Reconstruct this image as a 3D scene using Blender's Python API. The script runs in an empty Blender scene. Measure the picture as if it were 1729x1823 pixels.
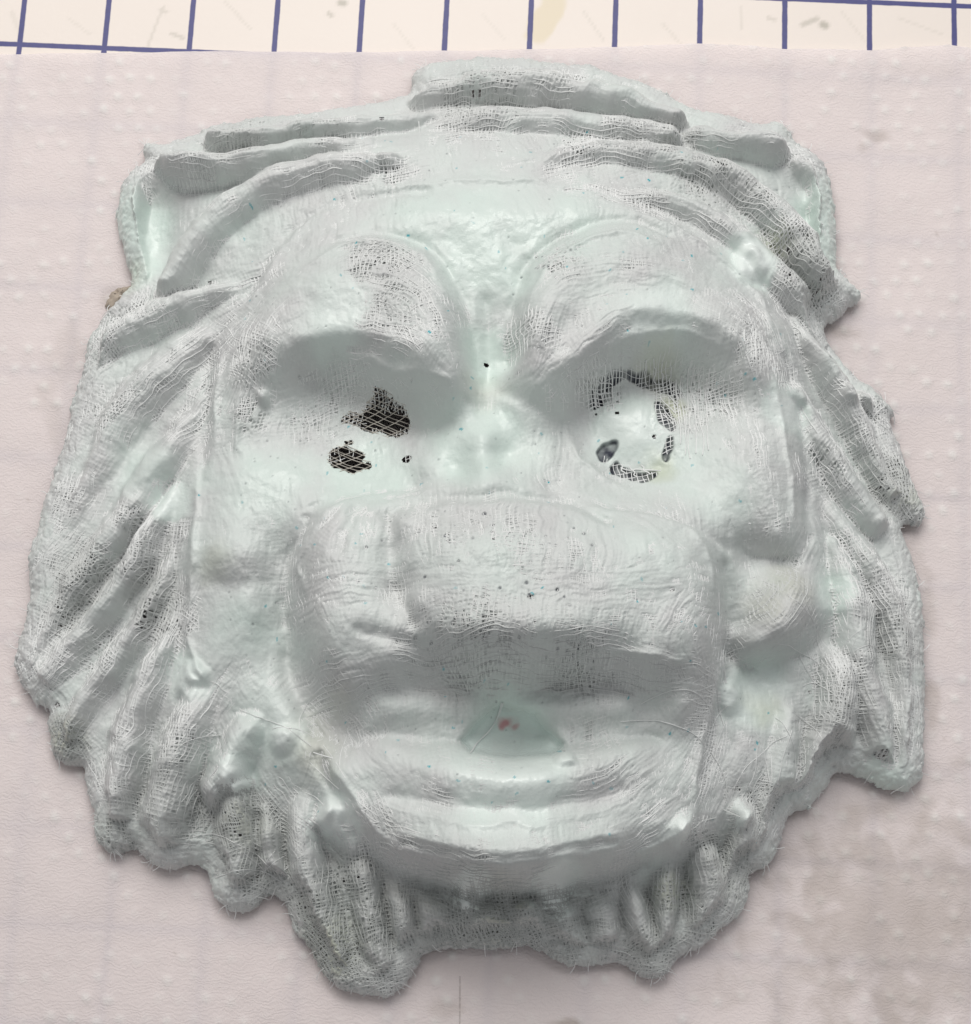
import bpy, math, random
import numpy as np

# ---------------------------------------------------------------- camera, light, exposure
S = bpy.context.scene
MM = 0.001
D, TILT, FPX, PW, PH = 457.0, math.radians(12.0), 2900.0, 1729.0, 1823.0   # camera distance in mm, focal length in photo pixels
CAM = np.array([0.0, -D * math.sin(TILT), D * math.cos(TILT)])
cam_d = bpy.data.cameras.new('camera')
cam = bpy.data.objects.new('camera', cam_d)
S.collection.objects.link(cam)
cam.location = CAM * MM
cam.rotation_euler = (TILT, 0, 0)
cam_d.sensor_fit = 'HORIZONTAL'
cam_d.sensor_width = 36.0
cam_d.lens = 36.0 * FPX / PW
cam_d.clip_start, cam_d.clip_end = 0.01, 50.0
S.camera = cam

world = bpy.data.worlds.new('World')
S.world = world
world.use_nodes = True
bg = world.node_tree.nodes['Background']
bg.inputs['Color'].default_value = (0.98, 0.985, 1.0, 1)
bg.inputs['Strength'].default_value = 0.27


def lamp(name, loc, target, sx, sy, power, col):
    d = bpy.data.lights.new(name, 'AREA')
    d.shape, d.size, d.size_y, d.energy, d.color = 'RECTANGLE', sx, sy, power, col
    o = bpy.data.objects.new(name, d)
    S.collection.objects.link(o)
    o.location = loc
    v = np.array(target, float) - np.array(loc, float)
    o.rotation_euler = (math.atan2(math.hypot(v[0], v[1]), -v[2]), 0, math.atan2(v[1], v[0]) - math.pi / 2)
    o['kind'] = 'helper'
    return o


lamp('ceiling_lamp', (-0.14, 0.66, 0.95), (0, 0, 0), 0.80, 0.55, 8.2, (1.0, 0.965, 0.92))
lamp('ceiling_lamp.001', (0.35, 0.75, 1.5), (0, 0, 0), 1.1, 0.28, 4.4, (0.97, 0.985, 1.0))

S.view_settings.view_transform = 'Standard'
S.view_settings.look = 'None'
S.view_settings.gamma = 1.0
S.view_settings.use_curve_mapping = False
S.view_settings.exposure = 0.17
S.render.engine = 'CYCLES'
S.cycles.max_bounces = 8
S.cycles.transparent_max_bounces = 8

rng = np.random.default_rng(7)

# ---------------------------------------------------------------- numeric helpers (mm)
_ct, _st = math.cos(TILT), math.sin(TILT)


def P(px, py, z=0.0):
    """where the sight line through a photo pixel meets the height z (used to lay out the model)"""
    px, py, z = np.asarray(px, float), np.asarray(py, float), np.asarray(z, float)
    a, b = (px - PW / 2) / FPX, (PH / 2 - py) / FPX
    dx, dy, dz = a, b * _ct + _st, b * _st - _ct
    t = (z - CAM[2]) / dz
    return CAM[0] + dx * t, CAM[1] + dy * t


def PXY(l, z=None):
    a = np.array(l, float)
    zz = a[:, 2] if z is None else z
    x, y = P(a[:, 0], a[:, 1], zz)
    return np.stack([x, y], 1)


_tab = {}


def noise(x, y, scale, seed, octaves=1):
    out, amp, tot = 0.0, 1.0, 0.0
    for k in range(octaves):
        if (seed, k) not in _tab:
            _tab[seed, k] = np.random.default_rng(seed * 31 + k).uniform(-1, 1, (128, 128))
        T = _tab[seed, k]
        u, v = x / scale + 57.3 + 13 * k, y / scale + 91.7 + 7 * k
        iu, iv = np.floor(u).astype(int), np.floor(v).astype(int)
        fu, fv = u - iu, v - iv
        fu, fv = fu * fu * fu * (fu * (fu * 6 - 15) + 10), fv * fv * fv * (fv * (fv * 6 - 15) + 10)
        a, b = T[iv & 127, iu & 127], T[iv & 127, (iu + 1) & 127]
        c, d = T[(iv + 1) & 127, iu & 127], T[(iv + 1) & 127, (iu + 1) & 127]
        out = out + amp * ((a * (1 - fu) + b * fu) * (1 - fv) + (c * (1 - fu) + d * fu) * fv)
        tot += amp
        amp *= 0.5
        scale *= 0.5
    return out / tot


def hash2(i, j, seed=0):
    n = (i.astype(np.int64) * 374761393 + j.astype(np.int64) * 668265263 + seed * 974634777) & 0x7fffffff
    n = ((n ^ (n >> 13)) * 1274126177) & 0x7fffffff
    return ((n ^ (n >> 16)) & 0xffff) / 65535.0


def sstep(a, b, x):
    t = np.clip((x - a) / (b - a), 0, 1)
    return t * t * (3 - 2 * t)


def blur(A, sig):
    n = int(math.ceil(sig * 3))
    k = np.exp(-0.5 * (np.arange(-n, n + 1) / sig) ** 2)
    k /= k.sum()
    B = np.pad(A, ((n, n), (0, 0)), 'edge')
    A = sum(k[i] * B[i:i + A.shape[0]] for i in range(2 * n + 1))
    B = np.pad(A, ((0, 0), (n, n)), 'edge')
    return sum(k[i] * B[:, i:i + A.shape[1]] for i in range(2 * n + 1))


def catmull(pts, n):
    """smooth resampling of control rows (any columns) to n rows"""
    p = np.array(pts, float)
    if len(p) == 2:
        p = np.stack([p[0], p.mean(0), p[1]])
    q = np.vstack([2 * p[0] - p[1], p, 2 * p[-1] - p[-2]])
    t = np.linspace(0, len(p) - 1 - 1e-6, n)
    i = t.astype(int)
    f = (t - i)[:, None]
    a, b, c, d = q[i], q[i + 1], q[i + 2], q[i + 3]
    return 0.5 * ((2 * b) + (c - a) * f + (2 * a - 5 * b + 4 * c - d) * f ** 2 + (3 * b - a - 3 * c + d) * f ** 3)


STEP = 0.27
X0, X1, Y0, Y1 = -139.2, 136.8, -141.6, 145.2
xs, ys = np.arange(X0, X1, STEP), np.arange(Y0, Y1, STEP)
GX, GY = np.meshgrid(xs, ys)
NXc, NYc = GX.shape[1], GX.shape[0]


def samp(A, x, y):
    u, v = np.clip((x - X0) / STEP, 0, NXc - 1.001), np.clip((y - Y0) / STEP, 0, NYc - 1.001)
    i, j = u.astype(int), v.astype(int)
    fu, fv = u - i, v - j
    return (A[j, i] * (1 - fu) + A[j, i + 1] * fu) * (1 - fv) + (A[j + 1, i] * (1 - fu) + A[j + 1, i + 1] * fu) * fv


def upsample(C, cx, cy):
    u = np.clip((xs - cx[0]) / (cx[1] - cx[0]), 0, len(cx) - 1.001)
    v = np.clip((ys - cy[0]) / (cy[1] - cy[0]), 0, len(cy) - 1.001)
    i, j = u.astype(int), v.astype(int)
    fu, fv = (u - i)[None, :], (v - j)[:, None]
    R = C[:, i] * (1 - fu) + C[:, i + 1] * fu
    return R[j] * (1 - fv) + R[j + 1] * fv


def poly_sdf(poly, X, Y):
    """signed distance, positive inside"""
    d2 = np.full(X.shape, 1e9)
    ins = np.zeros(X.shape, bool)
    n = len(poly)
    for k in range(n):
        ax, ay = poly[k]
        bx, by = poly[(k + 1) % n]
        ex, ey = bx - ax, by - ay
        t = np.clip(((X - ax) * ex + (Y - ay) * ey) / (ex * ex + ey * ey + 1e-9), 0, 1)
        d2 = np.minimum(d2, (X - ax - t * ex) ** 2 + (Y - ay - t * ey) ** 2)
        c = (ay > Y) != (by > Y)
        ins ^= c & (X < (bx - ax) * (Y - ay) / (by - ay + 1e-12) + ax)
    return np.where(ins, 1, -1) * np.sqrt(d2)


cx, cy = np.arange(X0, X1 + 1.2, 1.2), np.arange(Y0, Y1 + 1.2, 1.2)
CX, CY = np.meshgrid(cx, cy)


def win(pts, margin):
    x0, y0 = pts.min(0) - margin
    x1, y1 = pts.max(0) + margin
    i0, i1 = max(0, int((x0 - X0) / STEP)), min(NXc, int((x1 - X0) / STEP) + 2)
    j0, j1 = max(0, int((y0 - Y0) / STEP)), min(NYc, int((y1 - Y0) / STEP) + 2)
    return slice(j0, j1), slice(i0, i1)


def poly_mask(pix, z):
    pts = PXY(pix, z)
    s = win(pts, 6)
    M = np.full(GX.shape, -99.0)
    M[s] = poly_sdf(pts, GX[s], GY[s])
    return M


# ---------------------------------------------------------------- the mask as a relief: outline
OUT = [(738, 128), (760, 113), (850, 103), (930, 103), (1050, 118), (1120, 138), (1190, 168), (1232, 194), (1300, 204), (1345, 222),
       (1385, 216), (1408, 236), (1414, 258), (1440, 264), (1468, 292), (1484, 345), (1490, 420), (1487, 468), (1505, 492),
       (1538, 526), (1505, 556), (1466, 582), (1480, 620), (1525, 672), (1560, 690), (1598, 735), (1582, 748), (1600, 790), (1628, 860), (1650, 918), (1636, 938),
       (1606, 926), (1612, 960), (1636, 1030), (1646, 1110), (1650, 1240), (1645, 1330), (1642, 1385), (1616, 1410), (1570, 1402),
       (1535, 1382), (1484, 1370), (1474, 1402), (1440, 1440), (1402, 1452), (1392, 1500), (1372, 1538), (1332, 1560),
       (1332, 1606), (1302, 1642), (1244, 1690), (1202, 1704), (1190, 1736), (1158, 1747), (1130, 1736), (1110, 1713), (1060, 1716),
       (1010, 1722), (980, 1702), (940, 1686), (870, 1692), (800, 1690), (752, 1700), (722, 1752), (690, 1776), (650, 1770),
       (612, 1764), (572, 1736), (558, 1700), (520, 1652), (508, 1606), (482, 1590), (442, 1624), (402, 1622), (380, 1597),
       (370, 1542), (340, 1540), (300, 1552), (262, 1536), (240, 1500), (208, 1526), (180, 1506), (165, 1482), (168, 1450),
       (155, 1404), (148, 1362), (120, 1366), (92, 1346), (83, 1300), (90, 1264), (60, 1252), (34, 1212), (25, 1180), (34, 1130),
       (54, 1060), (50, 1000), (68, 930), (88, 860), (108, 800), (128, 720), (148, 650), (153, 612), (182, 566), (204, 540),
       (236, 506), (214, 430), (205, 380), (214, 332), (240, 298), (262, 290), (249, 262), (258, 253), (292, 258), (350, 242), (366, 226),
       (450, 210), (560, 200), (680, 180), (730, 165)]
outl = PXY(OUT, 5.0)
wx = noise(GX, GY, 7, 3, 3) * 1.1
wy = noise(GX, GY, 7, 4, 3) * 1.1
SD = upsample(poly_sdf(outl, CX, CY), cx, cy)
# finer pass near the rim
near = np.abs(SD) < 4.5
SD[near] = poly_sdf(outl, GX[near], GY[near])
SD = blur(SD, 4.0) + noise(GX, GY, 4.0, 5, 3) * 0.7 + noise(GX, GY, 1.1, 6, 2) * 0.45 + 0.25

# ---------------------------------------------------------------- broad forms: heights laid down along feature lines
RB = [
    # hairline crease, forehead
    [(430, 480, 27), (520, 385, 30), (640, 342, 34), (760, 326, 36), (900, 320, 37), (1050, 332, 36), (1150, 362, 34), (1260, 402, 30)],
    [(640, 385, 38), (760, 380, 42), (880, 390, 43), (1000, 380, 42), (1120, 365, 38)],
    [(870, 470, 44)],
    # left brow: crest, mass, lower edge, the hollow under it, eye, lids
    [(432, 664, 37), (468, 590, 44), (540, 506, 48), (610, 466, 50), (668, 458, 51), (735, 480, 53), (775, 522, 55), (802, 592, 56), (822, 655, 52)],
    [(540, 575, 49), (630, 550, 53), (720, 590, 56)],
    [(440, 560, 31), (500, 468, 36), (590, 418, 40), (662, 404, 41), (752, 426, 43), (812, 484, 44), (840, 560, 43), (850, 640, 42)],
    [(478, 652, 42), (520, 622, 47), (580, 604, 50), (650, 612, 52), (730, 650, 54), (800, 688, 52)],
    [(496, 712, 34), (570, 680, 35), (640, 688, 36), (720, 716, 38), (790, 744, 41)],
    [(440, 700, 35), (436, 770, 32)], [(470, 712, 34)],
    [(520, 770, 32), (600, 760, 32), (660, 750, 32), (715, 765, 34), (630, 818, 34)],
    [(480, 805, 34), (550, 862, 38), (640, 878, 40), (740, 858, 41)],
    [(392, 600, 26), (384, 700, 27), (384, 800, 29)],
    # right brow
    [(1362, 650, 42), (1310, 568, 47), (1205, 488, 50), (1100, 436, 50), (1014, 466, 53), (968, 515, 55), (946, 580, 56), (932, 652, 52)],
    [(1240, 530, 50), (1130, 515, 52), (1040, 560, 55), (980, 625, 55)],
    [(912, 640, 42), (906, 560, 43), (928, 474, 44), (986, 414, 43), (1096, 378, 40), (1200, 408, 38), (1306, 488, 34), (1390, 580, 31)],
    [(1345, 672, 43), (1290, 618, 48), (1200, 578, 51), (1110, 598, 53), (1030, 650, 53), (960, 696, 50)],
    [(1300, 706, 36), (1222, 652, 36), (1130, 664, 36), (1050, 706, 37), (1008, 752, 37)],
    [(1080, 735, 36), (1110, 752, 37), (1125, 790, 37), (1155, 760, 37), (1140, 722, 36.5)],
    [(1062, 808, 35), (1100, 845, 36), (1170, 840, 37), (1208, 750, 36)],
    [(1008, 806, 40), (1080, 874, 43), (1180, 884, 43), (1260, 864, 42)],
    [(1300, 760, 39), (1345, 800, 43), (1376, 880, 43), (1384, 955, 40)], [(1290, 870, 43), (1300, 930, 42)],
    [(1416, 640, 27), (1438, 760, 26), (1446, 880, 26)],
    # between the brows, bridge, nose
    [(866, 520, 43), (868, 600, 41), (866, 655, 40), (860, 720, 42)],
    [(865, 780, 47), (860, 850, 54), (858, 885, 58)],
    [(790, 790, 42), (765, 850, 44), (955, 800, 43), (985, 862, 46)],
    [(720, 930, 57), (870, 904, 61), (1050, 936, 59)],
    [(730, 1000, 62), (800, 978, 67), (900, 968, 68), (1000, 982, 67), (1070, 1010, 65)],
    [(745, 1070, 64), (820, 1060, 69), (920, 1062, 70), (1020, 1062, 69), (1090, 1075, 66)],
    [(770, 1122, 62), (840, 1132, 67), (920, 1140, 67), (1020, 1140, 66), (1100, 1130, 63)],
    [(650, 1238, 44), (760, 1216, 44), (840, 1212, 44), (920, 1206, 44), (1000, 1206, 44), (1100, 1216, 45), (1180, 1244, 44)],
    [(690, 1262, 44.5), (770, 1264, 43), (840, 1258, 40), (900, 1248, 36), (955, 1258, 40), (1030, 1264, 43), (1110, 1262, 44.5)],
    [(615, 905, 49), (575, 950, 52), (562, 1005, 52)], [(630, 980, 57), (655, 1055, 59), (684, 1104, 59)],
    [(706, 1050, 56), (700, 985, 56)],
    [(1150, 950, 60), (1225, 985, 58), (1256, 1046, 55)], [(1170, 1070, 62)],
    [(565, 1080, 54), (580, 1160, 52), (625, 1225, 48)], [(690, 1185, 54), (632, 1130, 58)],
    [(1258, 1110, 55), (1246, 1185, 52), (1212, 1256, 46)], [(1150, 1175, 58)],
    [(505, 940, 38), (496, 1000, 34), (502, 1100, 31), (530, 1190, 29), (570, 1268, 29), (630, 1312, 33)],
    [(1318, 1060, 35), (1312, 1200, 30), (1284, 1290, 30), (1256, 1370, 33)],
    # mouth, lips, chin
    [(650, 1290, 39), (700, 1300, 40), (790, 1300, 40)], [(1040, 1300, 40), (1130, 1300, 40), (1190, 1310, 39)],
    [(850, 1312, 35), (910, 1285, 32), (970, 1312, 35), (910, 1332, 35)], [(890, 1266, 34)],
    [(690, 1330, 44), (740, 1352, 48), (820, 1372, 53), (910, 1380, 55), (1000, 1372, 53), (1080, 1352, 49), (1130, 1328, 44)],
    [(710, 1418, 46), (800, 1434, 51), (900, 1440, 53), (1000, 1434, 51), (1095, 1412, 46)],
    [(716, 1465, 47), (800, 1482, 53), (900, 1488, 54.5), (1000, 1480, 53), (1096, 1460, 47)],
    [(735, 1510, 46), (820, 1534, 50), (900, 1544, 51), (1000, 1532, 50), (1090, 1506, 46)],
    [(700, 1556, 24), (800, 1580, 22), (900, 1592, 21), (1000, 1582, 22), (1100, 1560, 24)],
    [(612, 1365, 40), (660, 1450, 41), (696, 1516, 37)], [(1195, 1400, 40), (1205, 1475, 37), (1150, 1516, 34)],
    [(545, 1400, 27), (590, 1480, 26), (645, 1560, 22)], [(1290, 1330, 28), (1285, 1420, 27), (1245, 1505, 25)],
    # cheeks
    [(430, 850, 35), (410, 925, 37)], [(385, 985, 37), (450, 988, 39)], [(400, 1050, 33.5), (460, 1050, 36)],
    [(450, 1090, 35), (425, 1160, 32)], [(375, 1180, 30), (480, 1226, 30), (540, 1340, 31)],
    [(1395, 996, 32), (1350, 990, 33), (1318, 980, 36)], [(1410, 1035, 40), (1440, 1080, 39), (1370, 1095, 43), (1405, 1130, 39), (1340, 1150, 38)],
    [(1330, 1186, 26), (1430, 1168, 26), (1488, 1090, 25)], [(1345, 1262, 26), (1310, 1350, 28), (1265, 1425, 28)],
    # mane bed
    [(340, 620, 21), (320, 760, 21), (300, 900, 22), (300, 1000, 21), (300, 1100, 21), (330, 1220, 24), (430, 1300, 25), (520, 1420, 23), (620, 1530, 20), (740, 1600, 17), (900, 1630, 16), (1080, 1610, 17), (1230, 1530, 19), (1350, 1430, 20), (1430, 1300, 20), (1480, 1180, 21), (1490, 1000, 20), (1470, 860, 20), (1450, 700, 20), (1400, 520, 21)],
    [(360, 440, 22), (460, 330, 26), (640, 270, 29), (860, 250, 31), (1060, 270, 30), (1240, 320, 27), (1360, 420, 24)],
    [(250, 360, 8), (260, 450, 9)], [(1450, 330, 8), (1460, 430, 9)],
]
pts = []
for line in RB:
    a = np.array(line, float)
    if len(a) == 1:
        pts.append(a)
        continue
    seg = np.hypot(*np.diff(a[:, :2], axis=0).T)
    pts.append(catmull(a, max(len(a), int(seg.sum() / 34) + 1)))
ring = catmull(np.vstack([OUT, OUT[:1]]), 130)
ring = ring + (np.array([[850, 930]]) - ring) * 0.03
pts.append(np.column_stack([ring, np.full(len(ring), 12.0)]))
pts = np.vstack(pts)
q = PXY(pts)
keep = [0]
for i in range(1, len(q)):
    if np.min(np.hypot(*(q[keep] - q[i]).T)) > 1.5:
        keep.append(i)
q, qz = q[keep], pts[keep, 2]
R = np.hypot(q[:, None, 0] - q[None, :, 0], q[:, None, 1] - q[None, :, 1])
n = len(q)
A = np.zeros((n + 1, n + 1))
ker = lambda r: -np.sqrt(r * r + 4.0)
A[:n, :n] = ker(R) + 0.18 * np.eye(n)
A[:n, n] = A[n, :n] = 1
w = np.linalg.solve(A, np.append(qz, 0))
C = np.full(CX.shape, w[n])
for k in range(n):
    C += w[k] * ker(np.hypot(CX - q[k, 0], CY - q[k, 1]))
H = blur(upsample(C, cx, cy), 3.0)

# ---------------------------------------------------------------- locks of the mane, folds, blobs: ridges laid over the broad forms
LAB = np.zeros(GX.shape, np.int32)      # 0: not a lock, else lock number + 1
LOCKS = []                              # (path rows px, py, z, half width px)


def ridge(rows, depth=7.0, k=1.4, lab=True, asym=0.0, power=2.0):
    """a ridge with an elliptic section along rows (px, py, crest z, half width px); combined by a smooth maximum"""
    global H
    a = np.array(rows, float)
    L = np.hypot(*np.diff(a[:, :2], axis=0).T).sum()
    c = catmull(a, max(6, int(L / 14)))
    xy = PXY(c)
    ww = np.maximum(c[:, 3] / 6.6, 0.5)
    s = win(xy, ww.max() + 1)
    X, Y = GX[s] + wx[s], GY[s] + wy[s]
    best = np.full(X.shape, -50.0)
    for i in range(len(xy) - 1):
        e = xy[i + 1] - xy[i]
        t = np.clip(((X - xy[i, 0]) * e[0] + (Y - xy[i, 1]) * e[1]) / (e @ e + 1e-9), 0, 1)
        dx, dy = X - xy[i, 0] - t * e[0], Y - xy[i, 1] - t * e[1]
        d = np.sqrt(dx * dx + dy * dy)
        wl = ww[i] + (ww[i + 1] - ww[i]) * t
        zc = c[i, 2] + (c[i + 1, 2] - c[i, 2]) * t
        if lab and len(LOCKS) >= 2:
            zc = zc - 4.0 * (1 - sstep(0.0, 0.3, (i + t) / (len(xy) - 1)))
        side = np.sign(e[0] * dy - e[1] * dx)
        r = d / wl
        z = zc - 1.05 * depth * r ** power + asym * side * r * depth
        z = np.where(r < 1.25, z, -50)
        best = np.maximum(best, z)
    h = H[s]
    dlt = np.clip(0.5 + 0.5 * (best - h) / k, 0, 1)
    m = best > -40
    H[s] = np.where(m, h * (1 - dlt) + best * dlt + k * dlt * (1 - dlt), h)
    if lab:
        LOCKS.append(a)
        LAB[s] = np.where(m & (dlt > 0.5), len(LOCKS), LAB[s])


def dig(rows, depth, smooth=1.5):
    """a groove along rows (px, py, z guess, half width px)"""
    global H
    a = np.array(rows, float)
    L = np.hypot(*np.diff(a[:, :2], axis=0).T).sum()
    c = catmull(a, max(5, int(L / 14)))
    xy = PXY(c)
    ww = c[:, 3] / 6.6
    s = win(xy, ww.max() * 2 + 1)
    X, Y = GX[s] + wx[s], GY[s] + wy[s]
    f = np.zeros(X.shape)
    for i in range(len(xy) - 1):
        e = xy[i + 1] - xy[i]
        t = np.clip(((X - xy[i, 0]) * e[0] + (Y - xy[i, 1]) * e[1]) / (e @ e + 1e-9), 0, 1)
        d2 = (X - xy[i, 0] - t * e[0]) ** 2 + (Y - xy[i, 1] - t * e[1]) ** 2
        wl = ww[i] + (ww[i + 1] - ww[i]) * t
        f = np.maximum(f, np.exp(-d2 / (wl * wl)))
    H[s] -= depth * f


def fold(rows, h, crisp=True):
    """a pinched fold of cloth: an added crest of height h along rows (px, py, z guess, half width px), fading at both ends"""
    global H
    a = np.array(rows, float)
    L = np.hypot(*np.diff(a[:, :2], axis=0).T).sum()
    c = catmull(a, max(6, int(L / 14)))
    xy = PXY(c)
    s = win(xy, 8)
    X, Y = GX[s] + wx[s] * 1.2, GY[s] + wy[s] * 1.2
    f = np.zeros(X.shape)
    nn = len(xy) - 1
    for i in range(nn):
        e = xy[i + 1] - xy[i]
        t = np.clip(((X - xy[i, 0]) * e[0] + (Y - xy[i, 1]) * e[1]) / (e @ e + 1e-9), 0, 1)
        d = np.hypot(X - xy[i, 0] - t * e[0], Y - xy[i, 1] - t * e[1])
        wl = (c[i, 3] + (c[i + 1, 3] - c[i, 3]) * t) / 6.6
        tp = np.sin(np.clip((i + t) / nn, 0.0, 1.0) * math.pi) ** 0.6
        f = np.maximum(f, tp * (np.exp(-d / wl * 1.2) if crisp else np.exp(-(d / wl) ** 2)))
    H[s] += h * f


# ears
ridge([(232, 330, 14, 26), (222, 400, 15, 26), (240, 480, 15, 26)], 6)
EAR_L = len(LOCKS)
ridge([(1420, 285, 15, 24), (1462, 320, 15, 26), (1474, 400, 15, 24), (1468, 470, 14, 24)], 6)
EAR_R = len(LOCKS)
# crown, upper layers
ridge([(752, 150, 23, 34), (900, 140, 26, 46), (1060, 160, 26, 48), (1200, 205, 23, 40)], 10)
ridge([(770, 215, 29, 40), (900, 205, 31, 46), (1060, 215, 29, 44), (1190, 235, 26, 36)], 8)
ridge([(850, 205, 25, 34), (680, 215, 25, 34), (520, 228, 22, 30), (378, 238, 18, 22)], 8)
ridge([(1180, 225, 24, 34), (1290, 240, 22, 34), (1375, 245, 22, 32), (1392, 252, 20, 26)], 8)
ridge([(262, 268, 22, 12), (320, 282, 25, 28), (400, 282, 27, 34), (520, 262, 29, 36), (660, 255, 28, 30)], 8)
ridge([(880, 306, 33, 18), (960, 290, 36, 30), (1040, 268, 34, 36), (1180, 272, 32, 40), (1300, 310, 30, 40), (1400, 385, 28, 38), (1460, 450, 26, 44), (1520, 520, 20, 26)], 7)
ridge([(720, 292, 31, 20), (670, 285, 36, 34), (600, 288, 36, 40), (490, 310, 34, 42), (400, 365, 31, 42), (335, 440, 28, 42), (300, 500, 25, 34)], 8)
ridge([(1030, 345, 33, 14), (1100, 350, 36, 26), (1180, 352, 35, 30), (1290, 400, 33, 36), (1380, 480, 30, 40), (1460, 560, 24, 34)], 6)
# left side
ridge([(470, 480, 31, 34), (390, 510, 28, 36), (290, 545, 24, 40), (205, 590, 19, 36), (172, 632, 15, 22)], 8)
ridge([(430, 560, 28, 40), (330, 620, 26, 52), (230, 720, 22, 56), (170, 840, 17, 46), (110, 960, 12, 36)], 8)
ridge([(370, 700, 29, 46), (300, 800, 27, 50), (220, 920, 23, 46), (130, 1040, 18, 40), (70, 1150, 13, 34)], 9)
ridge([(330, 830, 28, 34), (270, 930, 26, 34), (215, 1030, 23, 34), (150, 1120, 20, 34), (90, 1190, 16, 42), (70, 1205, 14, 40)], 9)
ridge([(320, 930, 27, 30), (290, 1030, 25, 32), (230, 1130, 23, 34), (160, 1230, 19, 34), (115, 1310, 15, 32)], 9)
ridge([(322, 1080, 27, 30), (275, 1180, 26, 38), (225, 1300, 23, 42), (205, 1400, 20, 42), (205, 1480, 16, 36)], 9)
ridge([(400, 1180, 30, 36), (340, 1270, 29, 42), (300, 1380, 26, 46), (280, 1460, 21, 46), (290, 1520, 15, 34)], 9)
ridge([(470, 1250, 31, 36), (420, 1330, 31, 38), (380, 1400, 27, 34)], 8)
ridge([(420, 1370, 27, 34), (415, 1450, 24, 40), (420, 1530, 20, 44), (415, 1595, 15, 36)], 8)
ridge([(560, 1370, 31, 34), (540, 1450, 28, 34), (545, 1540, 24, 36), (570, 1620, 20, 36), (590, 1690, 17, 40), (605, 1735, 14, 36)], 9)
ridge([(640, 1480, 29, 36), (650, 1570, 24, 36), (665, 1660, 19, 40), (690, 1740, 14, 38)], 9)
ridge([(470, 1440, 24, 26), (480, 1520, 20, 28), (505, 1590, 16, 26)], 7)
# beard
ridge([(760, 1580, 22, 36), (770, 1640, 18, 40), (780, 1680, 13, 34)], 6)
ridge([(860, 1600, 22, 36), (880, 1650, 17, 40), (900, 1676, 13, 32)], 6)
ridge([(1000, 1600, 22, 36), (1020, 1660, 17, 40), (1030, 1700, 12, 34)], 6)
ridge([(930, 1590, 23, 26), (945, 1640, 19, 30), (955, 1680, 14, 26)], 6)
ridge([(1065, 1590, 23, 26), (1075, 1650, 19, 30), (1085, 1705, 14, 26)], 6)
ridge([(700, 1570, 24, 26), (715, 1640, 20, 30), (735, 1695, 14, 26)], 6)
ridge([(1110, 1560, 24, 30), (1140, 1630, 21, 34), (1158, 1700, 17, 34), (1160, 1728, 15, 30)], 9)
ridge([(1190, 1520, 26, 30), (1188, 1600, 22, 30), (1182, 1690, 17, 26)], 9)
ridge([(1250, 1490, 27, 30), (1262, 1570, 22, 36), (1250, 1650, 15, 36)], 8)
ridge([(1330, 1420, 26, 34), (1330, 1500, 22, 36), (1300, 1590, 15, 36)], 8)
# right side
ridge([(1420, 560, 28, 34), (1470, 640, 26, 36), (1530, 740, 21, 34), (1580, 850, 17, 28), (1632, 920, 14, 16)], 8)
ridge([(1400, 640, 28, 30), (1440, 740, 27, 36), (1500, 840, 24, 40), (1560, 920, 19, 36)], 8)
ridge([(1510, 690, 20, 24), (1560, 715, 16, 22), (1588, 740, 13, 14)], 6)
ridge([(1450, 860, 27, 34), (1520, 960, 24, 42), (1580, 1060, 20, 44), (1610, 1180, 17, 40), (1612, 1300, 15, 40), (1600, 1375, 12, 40)], 9)
ridge([(1490, 960, 28, 34), (1520, 1060, 27, 44), (1530, 1160, 25, 46), (1560, 1260, 21, 44), (1580, 1350, 16, 44)], 9)
ridge([(1470, 1130, 27, 34), (1500, 1200, 28, 42), (1490, 1290, 26, 46), (1450, 1370, 22, 42), (1420, 1425, 17, 34)], 9)
ridge([(1400, 1230, 26, 36), (1400, 1320, 26, 44), (1370, 1420, 22, 42), (1345, 1520, 16, 36)], 8)
N_HAIR = len(LOCKS)
# gaps between neighbouring locks
edge = np.zeros(GX.shape)
edge[:, 1:] += (LAB[:, 1:] != LAB[:, :-1]) & (LAB[:, 1:] > 0) & (LAB[:, :-1] > 0)
edge[1:, :] += (LAB[1:, :] != LAB[:-1, :]) & (LAB[1:, :] > 0) & (LAB[:-1, :] > 0)
gap = np.clip(blur(np.clip(edge, 0, 1), 3.2) * 7.0, 0, 1) * sstep(-0.35, 0.25, noise(GX, GY, 12, 26, 2) + 0.15)
H -= 1.8 * gap * sstep(2, 8, SD)
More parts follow.
